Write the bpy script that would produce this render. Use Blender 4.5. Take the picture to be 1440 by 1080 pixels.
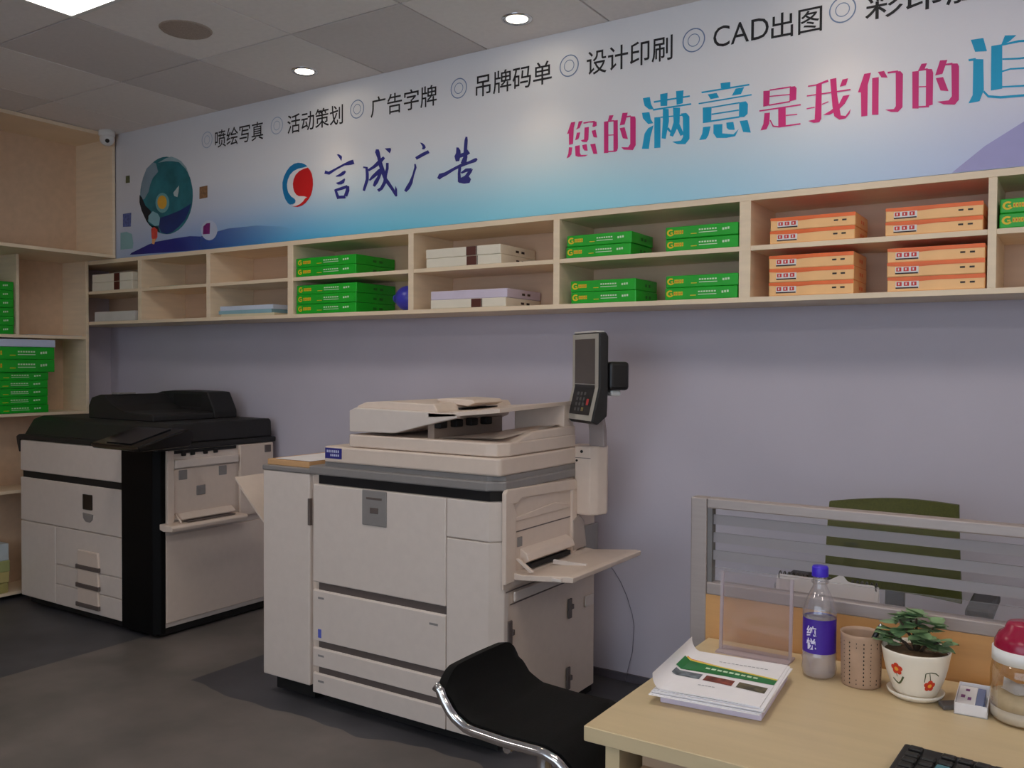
import bpy, bmesh, math, random
from mathutils import Vector, Matrix
random.seed(7)
scene = bpy.context.scene
COL = scene.collection
for o in list(bpy.data.objects):
    bpy.data.objects.remove(o)

# ------------------------------------------------------------------ camera
cam_data = bpy.data.cameras.new('camera')
cam = bpy.data.objects.new('camera', cam_data)
COL.objects.link(cam)
yaw, pitch, roll = 0.5766, -0.0221, 0.0052
fwd = Vector((-math.sin(yaw) * math.cos(pitch), math.cos(yaw) * math.cos(pitch), math.sin(pitch)))
rgt = Vector((math.cos(yaw), math.sin(yaw), 0))
upv = rgt.cross(fwd)
r2 = rgt * math.cos(roll) + upv * math.sin(roll)
u2 = -rgt * math.sin(roll) + upv * math.cos(roll)
M = Matrix((r2, u2, -fwd)).transposed().to_4x4()
M.translation = Vector((0, -3.5637, 1.4023))
cam.matrix_world = M
cam_data.sensor_width = 36
cam_data.lens = 1249.08 / 1440 * 36
cam_data.clip_start = 0.02
scene.camera = cam

# ------------------------------------------------------------------ light and exposure
PANEL_E = 11.0         # emission of the square ceiling panels
DOWN_W = 4.6           # watts of each warm downlight
scene.view_settings.view_transform = 'Standard'
scene.view_settings.look = 'None'
scene.view_settings.exposure = 0.0
scene.view_settings.gamma = 1
scene.cycles.diffuse_bounces = 10
scene.view_settings.use_curve_mapping = False
world = bpy.data.worlds.new('world')
scene.world = world
world.use_nodes = True
world.node_tree.nodes['Background'].inputs[0].default_value = (0.86, 0.92, 1.0, 1)
world.node_tree.nodes['Background'].inputs[1].default_value = 3.7

ZC = 2.79              # ceiling height
YB = -0.32             # front plane of wall shelf and banner


# ------------------------------------------------------------------ materials
def lin(c):
    out = []
    for v in c:
        v /= 255.0
        out.append(v / 12.92 if v <= 0.04045 else ((v + 0.055) / 1.055) ** 2.4)
    return (out[0], out[1], out[2], 1)


MATS = {}


def mat(name, rgb, rough=0.5, metal=0.0, var=0.0, scale=8.0, stretch=(1, 1, 1), bump=0.0, spec=0.5, rgb2=None, coat=0.0):
    """Principled material whose colour drifts with a noise texture."""
    if name in MATS:
        return MATS[name]
    m = bpy.data.materials.new(name)
    m.use_nodes = True
    nt = m.node_tree
    p = nt.nodes['Principled BSDF']
    p.inputs['Roughness'].default_value = rough
    p.inputs['Metallic'].default_value = metal
    p.inputs['Specular IOR Level'].default_value = spec
    p.inputs['Coat Weight'].default_value = coat
    c = lin(rgb)
    p.inputs['Base Color'].default_value = c
    if var > 0 or bump > 0 or rgb2:
        tc = nt.nodes.new('ShaderNodeTexCoord')
        mp = nt.nodes.new('ShaderNodeMapping')
        mp.inputs['Scale'].default_value = stretch
        nz = nt.nodes.new('ShaderNodeTexNoise')
        nz.inputs['Scale'].default_value = scale
        nz.inputs['Detail'].default_value = 5
        nt.links.new(tc.outputs['Object'], mp.inputs['Vector'])
        nt.links.new(mp.outputs['Vector'], nz.inputs['Vector'])
        if var > 0 or rgb2:
            rp = nt.nodes.new('ShaderNodeValToRGB')
            a, b = rp.color_ramp.elements
            a.position, b.position = 0.3, 0.7
            if rgb2:
                a.color, b.color = lin(rgb2), c
            else:
                a.color = tuple(v * (1 - var) for v in c[:3]) + (1,)
                b.color = tuple(min(1, v * (1 + var)) for v in c[:3]) + (1,)
            nt.links.new(nz.outputs['Fac'], rp.inputs['Fac'])
            nt.links.new(rp.outputs['Color'], p.inputs['Base Color'])
        if bump > 0:
            bp = nt.nodes.new('ShaderNodeBump')
            bp.inputs['Strength'].default_value = bump
            bp.inputs['Distance'].default_value = 0.002
            nt.links.new(nz.outputs['Fac'], bp.inputs['Height'])
            nt.links.new(bp.outputs['Normal'], p.inputs['Normal'])
    MATS[name] = m
    return m


def emit(name, rgb, strength):
    m = bpy.data.materials.new(name)
    m.use_nodes = True
    p = m.node_tree.nodes['Principled BSDF']
    p.inputs['Base Color'].default_value = lin(rgb)
    p.inputs['Emission Color'].default_value = lin(rgb)
    p.inputs['Emission Strength'].default_value = strength
    return m


def clear(name, tint, gloss=0.12, frost=0.0, frost_rgb=(200, 200, 205), rough=0.03):
    """Thin clear plastic or glass; frost mixes in a scattering film."""
    m = bpy.data.materials.new(name)
    m.use_nodes = True
    nt = m.node_tree
    nt.nodes.remove(nt.nodes['Principled BSDF'])
    out = nt.nodes['Material Output']
    tr = nt.nodes.new('ShaderNodeBsdfTransparent')
    tr.inputs[0].default_value = lin(tint)
    gl = nt.nodes.new('ShaderNodeBsdfGlossy')
    gl.inputs['Roughness'].default_value = rough
    lw = nt.nodes.new('ShaderNodeLayerWeight')
    lw.inputs['Blend'].default_value = 0.35
    mul = nt.nodes.new('ShaderNodeMath')
    mul.operation = 'MULTIPLY_ADD'
    mul.inputs[1].default_value = 0.5
    mul.inputs[2].default_value = gloss * 0.3
    nt.links.new(lw.outputs['Facing'], mul.inputs[0])
    mx = nt.nodes.new('ShaderNodeMixShader')
    nt.links.new(mul.outputs[0], mx.inputs[0])
    nt.links.new(tr.outputs[0], mx.inputs[1])
    nt.links.new(gl.outputs[0], mx.inputs[2])
    last = mx
    if frost > 0:
        df = nt.nodes.new('ShaderNodeBsdfDiffuse')
        df.inputs[0].default_value = lin(frost_rgb)
        tl = nt.nodes.new('ShaderNodeBsdfTranslucent')
        tl.inputs[0].default_value = lin(frost_rgb)
        m1 = nt.nodes.new('ShaderNodeMixShader')
        m1.inputs[0].default_value = 0.5
        nt.links.new(df.outputs[0], m1.inputs[1])
        nt.links.new(tl.outputs[0], m1.inputs[2])
        m2 = nt.nodes.new('ShaderNodeMixShader')
        m2.inputs[0].default_value = frost
        nt.links.new(mx.outputs[0], m2.inputs[1])
        nt.links.new(m1.outputs[0], m2.inputs[2])
        last = m2
    nt.links.new(last.outputs[0], out.inputs['Surface'])
    return m


WOOD = mat('maple_laminate', (234, 215, 186), 0.45, var=0.05, scale=5, stretch=(1, 1, 9))
WOODH = mat('maple_laminate_lengthwise', (234, 215, 186), 0.45, var=0.05, scale=4, stretch=(0.6, 6, 6))
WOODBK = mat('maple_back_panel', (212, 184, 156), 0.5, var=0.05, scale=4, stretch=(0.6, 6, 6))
DESK = mat('beech_desk_laminate', (198, 178, 140), 0.42, var=0.05, scale=4, stretch=(0.8, 8, 8))
DESKPANEL = mat('honey_wood_panel', (204, 154, 96), 0.5, var=0.08, scale=4, stretch=(0.8, 8, 8))
CREAM = mat('copier_cream_plastic', (214, 203, 194), 0.42, var=0.02, scale=30, bump=0.05)
CREAMW = mat('copier_warm_plastic', (216, 200, 186), 0.42, var=0.02, scale=30, bump=0.05)
GREYP = mat('copier_grey_plastic', (136, 132, 130), 0.4, var=0.03, scale=30)
GREYD = mat('copier_handle_grey', (96, 86, 82), 0.5, var=0.03, scale=30)
BLACKP = mat('black_plastic', (22, 22, 23), 0.35, var=0.1, scale=20)
BLACKM = mat('black_matte_plastic', (30, 30, 31), 0.55, var=0.1, scale=40, bump=0.05)
DARK = mat('dark_recess', (18, 17, 17), 0.7, var=0.1)
SEAM = mat('seam_shade_plastic', (110, 100, 96), 0.6, var=0.05)
WHITE = mat('white_plastic', (226, 226, 224), 0.4, var=0.02)
PAPER = mat('white_paper', (232, 230, 232), 0.7, var=0.02, scale=20)
GREYWRAP = mat('grey_white_wrapper', (206, 204, 198), 0.6, var=0.04, scale=12)
LILAC = mat('lilac_wrapper', (208, 199, 218), 0.6, var=0.04, scale=12)
CHROME = mat('chrome_tube', (205, 205, 208), 0.14, 1.0, var=0.04)
ALU = mat('satin_aluminium', (164, 153, 148), 0.42, 0.35, var=0.04, scale=10, stretch=(1, 12, 12))
FABRIC = mat('black_upholstery', (13, 13, 13), 0.75, var=0.3, scale=120, bump=0.25, spec=0.2)
GREENC = mat('olive_chair_mesh', (70, 74, 20), 0.7, var=0.2, scale=150, bump=0.3)
GREEN = mat('green_ream_wrapper', (24, 172, 40), 0.35, var=0.10, scale=9, bump=0.15)
GREENDK = mat('dark_green_print', (8, 104, 22), 0.4, var=0.08)
YELLOW = mat('yellow_print', (226, 196, 30), 0.5, var=0.05)
REDP = mat('red_print', (206, 44, 40), 0.5, var=0.05)
WHITEP = mat('pale_print', (206, 232, 200), 0.5, var=0.03)
ORANGE = mat('orange_ream_wrapper', (240, 112, 44), 0.4, var=0.08, scale=9, bump=0.1)
PEACH = mat('peach_ream_end', (250, 198, 134), 0.45, var=0.05, scale=9)
IVORY = mat('ivory_ream_wrapper', (230, 224, 206), 0.45, var=0.04, scale=9, bump=0.1)
BROWN = mat('brown_band_print', (84, 38, 28), 0.5, var=0.08)
DKPRINT = mat('dark_print', (46, 34, 34), 0.6, var=0.05)
BLACKINK = mat('black_ink', (30, 28, 32), 0.6, var=0.05)
NAVYINK = mat('navy_ink', (34, 38, 128), 0.6, var=0.08, scale=6)
PINKINK = mat('magenta_ink', (216, 40, 126), 0.55, var=0.05, scale=6)
CYANINK = mat('cyan_ink', (0, 166, 212), 0.55, var=0.05, scale=6)


# ------------------------------------------------------------------ mesh helpers
ORIGIN = {}


class MB:
    """Collects shapes in world coordinates and links them as ONE mesh object."""

    def __init__(self):
        self.bm = bmesh.new()
        self.mats = []

    def mi(self, m):
        if m not in self.mats:
            self.mats.append(m)
        return self.mats.index(m)

    def _merge(self, b, m, T=None):
        k = self.mi(m) if m is not None else 0
        if T is not None:
            b.transform(T)
        vm = {}
        for v in b.verts:
            vm[v] = self.bm.verts.new(v.co)
        for f in b.faces:
            try:
                nf = self.bm.faces.new([vm[v] for v in f.verts])
                nf.material_index = k
                nf.smooth = f.smooth
            except ValueError:
                pass
        b.free()
        return self

    def box(self, x0, x1, y0, y1, z0, z1, m, bev=0.0, seg=2, T=None):
        b = bmesh.new()
        bmesh.ops.create_cube(b, size=1)
        for v in b.verts:
            v.co = Vector(((x0 + x1) / 2 + v.co.x * (x1 - x0), (y0 + y1) / 2 + v.co.y * (y1 - y0), (z0 + z1) / 2 + v.co.z * (z1 - z0)))
        if bev > 0:
            bmesh.ops.bevel(b, geom=list(b.edges), offset=bev, segments=seg, affect='EDGES', profile=0.5)
        return self._merge(b, m, T)

    def prism(self, pts, axis, a, c, m, bev=0.0, seg=2, T=None, smooth=False):
        """Polygon pushed along an axis: x: pts are (y,z); y: (x,z); z: (x,y)."""
        b = bmesh.new()

        def P(q, t):
            if axis == 'x':
                return (t, q[0], q[1])
            if axis == 'y':
                return (q[0], t, q[1])
            return (q[0], q[1], t)
        lo = [b.verts.new(P(q, a)) for q in pts]
        hi = [b.verts.new(P(q, c)) for q in pts]
        b.faces.new(lo)
        b.faces.new(list(reversed(hi)))
        n = len(pts)
        for i in range(n):
            f = b.faces.new([lo[i], hi[i], hi[(i + 1) % n], lo[(i + 1) % n]])
            f.smooth = smooth
        bmesh.ops.recalc_face_normals(b, faces=list(b.faces))
        if bev > 0:
            bmesh.ops.bevel(b, geom=list(b.edges), offset=bev, segments=seg, affect='EDGES', profile=0.5)
        return self._merge(b, m, T)

    def tube(self, pts, r, m, n=10, cap=True):
        b = bmesh.new()
        P = [Vector(p) for p in pts]
        R = r if isinstance(r, (list, tuple)) else [r] * len(P)
        rings = []
        ref = None
        for i, p in enumerate(P):
            t = (P[min(i + 1, len(P) - 1)] - P[max(i - 1, 0)]).normalized()
            if ref is None:
                ref = Vector((0, 0, 1)) if abs(t.z) < 0.9 else Vector((1, 0, 0))
            a = t.cross(ref).normalized()
            c = a.cross(t).normalized()
            ref = c
            rings.append([b.verts.new(p + (a * math.cos(2 * math.pi * k / n) + c * math.sin(2 * math.pi * k / n)) * R[i]) for k in range(n)])
        for i in range(len(rings) - 1):
            for k in range(n):
                f = b.faces.new([rings[i][k], rings[i][(k + 1) % n], rings[i + 1][(k + 1) % n], rings[i + 1][k]])
                f.smooth = True
        if cap:
            b.faces.new(rings[0])
            b.faces.new(list(reversed(rings[-1])))
        bmesh.ops.recalc_face_normals(b, faces=list(b.faces))
        return self._merge(b, m)

    def lathe(self, prof, cx, cy, m, n=40, smooth=True, sx=1.0, sy=1.0, T=None):
        b = bmesh.new()
        rings = []
        for (r, z) in prof:
            if r < 1e-6:
                rings.append([b.verts.new((cx, cy, z))])
            else:
                rings.append([b.verts.new((cx + r * sx * math.cos(2 * math.pi * k / n), cy + r * sy * math.sin(2 * math.pi * k / n), z)) for k in range(n)])
        for i in range(len(rings) - 1):
            A, B = rings[i], rings[i + 1]
            for k in range(n):
                k2 = (k + 1) % n
                vs = []
                for q in ([A[0]] if len(A) == 1 else [A[k], A[k2]]) + ([B[0]] if len(B) == 1 else [B[k2], B[k]]):
                    vs.append(q)
                f = b.faces.new(vs)
                f.smooth = smooth
        bmesh.ops.recalc_face_normals(b, faces=list(b.faces))
        return self._merge(b, m, T)

    def ball(self, c, r, m, sc=(1, 1, 1), T=None):
        b = bmesh.new()
        bmesh.ops.create_uvsphere(b, u_segments=24, v_segments=14, radius=r)
        for v in b.verts:
            v.co = Vector((c[0] + v.co.x * sc[0], c[1] + v.co.y * sc[1], c[2] + v.co.z * sc[2]))
        for f in b.faces:
            f.smooth = True
        return self._merge(b, m, T)

    def face(self, pts, m, smooth=False):
        vs = [self.bm.verts.new(p) for p in pts]
        f = self.bm.faces.new(vs)
        f.material_index = self.mi(m)
        f.smooth = smooth
        return self

    def grid(self, fn, nu, nv, m, smooth=True):
        k = self.mi(m)
        V = [[self.bm.verts.new(fn(i / nu, j / nv)) for j in range(nv + 1)] for i in range(nu + 1)]
        for i in range(nu):
            for j in range(nv):
                f = self.bm.faces.new([V[i][j], V[i + 1][j], V[i + 1][j + 1], V[i][j + 1]])
                f.material_index = k
                f.smooth = smooth
        return self

    def text(self, body, fn, m, bold=0.0):
        """Lettering laid on a surface: fn(u, v) maps the text's own 0..1 box to a point."""
        cu = bpy.data.curves.new('lettering_source', 'FONT')
        cu.body = body
        cu.size = 1
        cu.offset = bold
        cu.resolution_u = 3
        ob = bpy.data.objects.new('lettering_source', cu)
        COL.objects.link(ob)
        dg = bpy.context.evaluated_depsgraph_get()
        me = ob.evaluated_get(dg).to_mesh()
        co = [v.co.copy() for v in me.vertices]
        if co:
            x0, x1 = min(c.x for c in co), max(c.x for c in co)
            y0, y1 = min(c.y for c in co), max(c.y for c in co)
            k = self.mi(m)
            vs = [self.bm.verts.new(fn((c.x - x0) / (x1 - x0), (c.y - y0) / (y1 - y0))) for c in co]
            for p in me.polygons:
                try:
                    f = self.bm.faces.new([vs[i] for i in p.vertices])
                    f.material_index = k
                except ValueError:
                    pass
        ob.evaluated_get(dg).to_mesh_clear()
        bpy.data.objects.remove(ob)
        bpy.data.curves.remove(cu)
        return self

    def build(self, name, parent=None, origin=None, label=None):
        if parent is not None:
            origin = ORIGIN[parent.name]
        if origin is None:
            xs = [v.co for v in self.bm.verts]
            origin = Vector(((min(v.x for v in xs) + max(v.x for v in xs)) / 2, (min(v.y for v in xs) + max(v.y for v in xs)) / 2, min(v.z for v in xs)))
        origin = Vector(origin)
        me = bpy.data.meshes.new(name)
        for v in self.bm.verts:
            v.co -= origin
        self.bm.to_mesh(me)
        self.bm.free()
        for m in self.mats:
            me.materials.append(m)
        o = bpy.data.objects.new(name, me)
        COL.objects.link(o)
        if parent is not None:
            o.parent = parent
        else:
            o.location = origin
        ORIGIN[o.name] = origin
        if label:
            o['label'] = label
        return o


def thing(name, loc, label, cat, group=None):
    o = bpy.data.objects.new(name, None)
    o.empty_display_size = 0.05
    o.location = loc
    COL.objects.link(o)
    ORIGIN[o.name] = Vector(loc)
    o['label'] = label
    o['category'] = cat
    if group:
        o['group'] = group
    return o


def tag(o, label, cat, group=None, kind=None):
    o['label'] = label
    o['category'] = cat
    if group:
        o['group'] = group
    if kind:
        o['kind'] = kind
    return o


def struct(o, label=None, cat=None):
    o['kind'] = 'structure'
    if label:
        o['label'] = label
    if cat:
        o['category'] = cat
    return o


def copy_thing(src, shift, label, group=None):
    """A copy of a thing with copies of its parts and sub-parts."""
    r = src.copy()
    COL.objects.link(r)
    r.location = Vector(src.location) + Vector(shift)
    r['label'] = label
    if group:
        r['group'] = group

    def rec(a, b):
        for ch in list(a.children):
            c = ch.copy()
            COL.objects.link(c)
            c.parent = b
            rec(ch, c)
    rec(src, r)
    return r


def print_shapes(mb, key, m, y, keep=None):
    # each stroke lies a hair's breadth over the last, like layers of ink
    for k, poly in enumerate(PRINT[key]):
        if keep is None or keep(sum(q[0] for q in poly) / len(poly)):
            mb.face([(x, y - .00002 * (k % 12), z) for (x, z) in poly], m)
    return mb
PRINT = {
 'NAME': [[(-3.154,2.44),(-3.142,2.441),(-3.121,2.429),(-3.119,2.422),(-3.123,2.404),(-3.135,2.419)],[(-3.24,2.355),(-3.205,2.346),(-3.158,2.365),(-3.102,2.38),(-3.059,2.378),(-3.036,2.38),(-3.045,2.402),(-3.067,2.4),(-3.107,2.39),(-3.164,2.374),(-3.211,2.362),(-3.234,2.371)],[(-3.16,2.331),(-3.129,2.329),(-3.102,2.337),(-3.092,2.348),(-3.099,2.355),(-3.116,2.352),(-3.137,2.342),(-3.161,2.335)],[(-3.161,2.301),(-3.137,2.304),(-3.102,2.317),(-3.098,2.311),(-3.105,2.295),(-3.123,2.289),(-3.147,2.291)],[(-3.173,2.27),(-3.154,2.263),(-3.14,2.237),(-3.128,2.221),(-3.151,2.219),(-3.161,2.239)],[(-3.163,2.258),(-3.111,2.263),(-3.078,2.269),(-3.085,2.282),(-3.117,2.278),(-3.168,2.27)],[(-3.088,2.278),(-3.094,2.259),(-3.106,2.233),(-3.084,2.225),(-3.069,2.252),(-3.07,2.275)],[(-3.153,2.221),(-3.095,2.217),(-3.096,2.232),(-3.154,2.236)],[(-2.979,2.353),(-2.964,2.35),(-2.962,2.323),(-2.962,2.298),(-2.976,2.263),(-2.982,2.245),(-2.967,2.24),(-2.959,2.257),(-2.942,2.293),(-2.942,2.321),(-2.949,2.355),(-2.978,2.361)],[(-2.942,2.333),(-2.904,2.344),(-2.87,2.358),(-2.838,2.383),(-2.85,2.394),(-2.888,2.375),(-2.916,2.357),(-2.949,2.343)],[(-2.897,2.433),(-2.902,2.42),(-2.887,2.389),(-2.881,2.358),(-2.865,2.322),(-2.851,2.291),(-2.831,2.264),(-2.8,2.229),(-2.774,2.195),(-2.762,2.199),(-2.784,2.235),(-2.813,2.272),(-2.833,2.295),(-2.84,2.326),(-2.855,2.36),(-2.866,2.39),(-2.874,2.421),(-2.879,2.431)],[(-2.773,2.246),(-2.764,2.229),(-2.762,2.196),(-2.77,2.194),(-2.779,2.215)],[(-2.842,2.431),(-2.805,2.428),(-2.801,2.418),(-2.809,2.403),(-2.82,2.412)],[(-2.935,2.286),(-2.907,2.298),(-2.866,2.318),(-2.846,2.325),(-2.859,2.343),(-2.883,2.335),(-2.922,2.311),(-2.942,2.292)],[(-2.881,2.33),(-2.888,2.301),(-2.908,2.282),(-2.916,2.261),(-2.903,2.254),(-2.885,2.27),(-2.87,2.293),(-2.855,2.322)],[(-2.833,2.361),(-2.833,2.336),(-2.845,2.305),(-2.85,2.274),(-2.869,2.248),(-2.889,2.24),(-2.877,2.227),(-2.853,2.237),(-2.829,2.266),(-2.826,2.3),(-2.816,2.332),(-2.816,2.359)],[(-2.625,2.43),(-2.612,2.427),(-2.596,2.414),(-2.591,2.403),(-2.6,2.395),(-2.614,2.398),(-2.61,2.409)],[(-2.645,2.353),(-2.605,2.365),(-2.569,2.375),(-2.578,2.389),(-2.615,2.38),(-2.654,2.366)],[(-2.659,2.335),(-2.659,2.32),(-2.671,2.287),(-2.69,2.255),(-2.707,2.236),(-2.72,2.218),(-2.707,2.209),(-2.686,2.223),(-2.67,2.246),(-2.66,2.282),(-2.645,2.317),(-2.651,2.335)],[(-2.415,2.381),(-2.403,2.379),(-2.392,2.365),(-2.391,2.341),(-2.399,2.317),(-2.418,2.318),(-2.426,2.342),(-2.417,2.356)],[(-2.4,2.331),(-2.363,2.335),(-2.338,2.344),(-2.353,2.363),(-2.373,2.353),(-2.406,2.347)],[(-2.364,2.422),(-2.37,2.406),(-2.374,2.37),(-2.376,2.334),(-2.391,2.307),(-2.361,2.296),(-2.353,2.329),(-2.355,2.367),(-2.352,2.403),(-2.354,2.42)],[(-2.509,2.246),(-2.497,2.253),(-2.472,2.26),(-2.426,2.279),(-2.388,2.289),(-2.342,2.298),(-2.307,2.303),(-2.297,2.311),(-2.303,2.32),(-2.315,2.319),(-2.348,2.31),(-2.395,2.303),(-2.434,2.291),(-2.482,2.276),(-2.513,2.273),(-2.524,2.255)],[(-2.403,2.293),(-2.407,2.262),(-2.406,2.224),(-2.387,2.223),(-2.391,2.26),(-2.387,2.29)],[(-2.385,2.259),(-2.358,2.264),(-2.329,2.262),(-2.33,2.278),(-2.363,2.28),(-2.39,2.266)],[(-2.322,2.274),(-2.33,2.259),(-2.345,2.243),(-2.333,2.229),(-2.341,2.213),(-2.372,2.213),(-2.402,2.221),(-2.399,2.239),(-2.368,2.248),(-2.353,2.262)]],
 'PINK': [[(-1.823,2.408),(-1.803,2.408),(-1.81,2.384),(-1.813,2.318),(-1.832,2.317),(-1.833,2.364),(-1.842,2.362)],[(-1.787,2.407),(-1.768,2.407),(-1.776,2.393),(-1.782,2.38),(-1.8,2.375),(-1.793,2.384)],[(-1.764,2.394),(-1.737,2.395),(-1.711,2.391),(-1.712,2.399),(-1.737,2.4),(-1.765,2.4)],[(-1.718,2.397),(-1.704,2.394),(-1.703,2.378),(-1.715,2.374),(-1.723,2.377)],[(-1.759,2.378),(-1.739,2.378),(-1.741,2.326),(-1.749,2.317),(-1.769,2.321),(-1.777,2.328),(-1.761,2.33)],[(-1.795,2.362),(-1.779,2.361),(-1.788,2.335),(-1.803,2.332)],[(-1.726,2.36),(-1.708,2.362),(-1.7,2.329),(-1.717,2.333)],[(-1.832,2.307),(-1.816,2.304),(-1.82,2.277),(-1.829,2.266),(-1.843,2.262),(-1.835,2.281)],[(-1.803,2.308),(-1.781,2.309),(-1.78,2.277),(-1.775,2.268),(-1.742,2.264),(-1.755,2.26),(-1.788,2.262),(-1.801,2.268)],[(-1.769,2.308),(-1.749,2.309),(-1.744,2.281),(-1.759,2.284),(-1.767,2.295)],[(-1.732,2.306),(-1.709,2.306),(-1.699,2.263),(-1.717,2.265)],[(-1.646,2.411),(-1.627,2.409),(-1.636,2.39),(-1.652,2.391)],[(-1.67,2.389),(-1.65,2.389),(-1.649,2.261),(-1.669,2.262)],[(-1.651,2.385),(-1.623,2.384),(-1.624,2.389),(-1.652,2.391)],[(-1.627,2.388),(-1.608,2.387),(-1.606,2.275),(-1.61,2.263),(-1.626,2.262)],[(-1.649,2.33),(-1.626,2.328),(-1.627,2.332),(-1.65,2.334)],[(-1.651,2.264),(-1.616,2.261),(-1.617,2.266),(-1.651,2.269)],[(-1.587,2.412),(-1.564,2.41),(-1.577,2.365),(-1.599,2.364)],[(-1.571,2.391),(-1.55,2.391),(-1.551,2.397),(-1.572,2.397)],[(-1.553,2.394),(-1.532,2.39),(-1.529,2.38),(-1.528,2.276),(-1.54,2.258),(-1.58,2.265),(-1.592,2.276),(-1.561,2.272),(-1.552,2.284)],[(-1.599,2.353),(-1.577,2.354),(-1.562,2.304),(-1.585,2.311)],[(-1.018,2.407),(-0.994,2.405),(-0.996,2.351),(-1.018,2.35)],[(-0.995,2.404),(-0.918,2.403),(-0.918,2.408),(-0.995,2.409)],[(-0.922,2.406),(-0.904,2.406),(-0.898,2.398),(-0.899,2.357),(-0.923,2.354)],[(-0.995,2.382),(-0.922,2.377),(-0.922,2.381),(-0.995,2.386)],[(-0.997,2.35),(-0.92,2.351),(-0.921,2.356),(-0.998,2.355)],[(-1.032,2.334),(-0.882,2.334),(-0.883,2.339),(-1.032,2.339)],[(-1.013,2.326),(-0.993,2.325),(-0.995,2.286),(-1.005,2.266),(-1.027,2.265),(-1.017,2.287)],[(-0.963,2.336),(-0.936,2.335),(-0.935,2.268),(-0.962,2.269)],[(-0.935,2.304),(-0.894,2.302),(-0.895,2.306),(-0.935,2.308)],[(-0.994,2.297),(-0.982,2.272),(-0.959,2.266),(-0.882,2.266),(-0.883,2.271),(-0.959,2.271),(-0.979,2.276),(-0.99,2.298)],[(-0.858,2.396),(-0.828,2.395),(-0.787,2.402),(-0.79,2.41),(-0.83,2.4),(-0.858,2.4)],[(-0.829,2.4),(-0.81,2.4),(-0.81,2.277),(-0.817,2.265),(-0.836,2.265),(-0.856,2.275),(-0.833,2.277)],[(-0.861,2.362),(-0.712,2.36),(-0.713,2.365),(-0.862,2.366)],[(-0.861,2.317),(-0.833,2.318),(-0.834,2.322),(-0.862,2.321)],[(-0.808,2.325),(-0.786,2.331),(-0.787,2.334),(-0.81,2.328)],[(-0.782,2.41),(-0.761,2.411),(-0.757,2.351),(-0.749,2.306),(-0.744,2.278),(-0.728,2.274),(-0.711,2.296),(-0.715,2.279),(-0.728,2.265),(-0.749,2.264),(-0.766,2.278),(-0.773,2.315)],[(-0.737,2.345),(-0.715,2.345),(-0.731,2.317),(-0.755,2.296),(-0.782,2.286),(-0.805,2.288),(-0.779,2.3),(-0.75,2.32)],[(-0.74,2.402),(-0.721,2.403),(-0.728,2.38),(-0.749,2.378)],[(-0.668,2.409),(-0.646,2.409),(-0.656,2.369),(-0.656,2.264),(-0.676,2.264),(-0.678,2.347),(-0.688,2.349)],[(-0.624,2.408),(-0.604,2.408),(-0.592,2.383),(-0.612,2.387)],[(-0.642,2.39),(-0.621,2.39),(-0.62,2.262),(-0.641,2.265)],[(-0.592,2.397),(-0.559,2.395),(-0.56,2.402),(-0.593,2.403)],[(-0.567,2.4),(-0.552,2.398),(-0.544,2.387),(-0.544,2.276),(-0.558,2.262),(-0.581,2.266),(-0.599,2.276),(-0.571,2.274),(-0.565,2.283)],[(-0.487,2.411),(-0.47,2.41),(-0.479,2.388),(-0.498,2.388)],[(-0.515,2.39),(-0.495,2.389),(-0.494,2.264),(-0.513,2.267)],[(-0.473,2.392),(-0.455,2.388),(-0.451,2.375),(-0.451,2.27),(-0.472,2.267)],[(-0.496,2.389),(-0.467,2.387),(-0.468,2.393),(-0.496,2.394)],[(-0.494,2.334),(-0.471,2.331),(-0.472,2.335),(-0.494,2.338)],[(-0.494,2.267),(-0.462,2.263),(-0.462,2.269),(-0.494,2.272)],[(-0.431,2.412),(-0.409,2.41),(-0.423,2.367),(-0.445,2.365)],[(-0.415,2.393),(-0.393,2.391),(-0.394,2.398),(-0.416,2.398)],[(-0.397,2.396),(-0.379,2.393),(-0.374,2.382),(-0.373,2.274),(-0.385,2.26),(-0.418,2.266),(-0.438,2.278),(-0.403,2.277),(-0.394,2.289)],[(-0.443,2.356),(-0.421,2.356),(-0.404,2.307),(-0.428,2.313)]],
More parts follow.
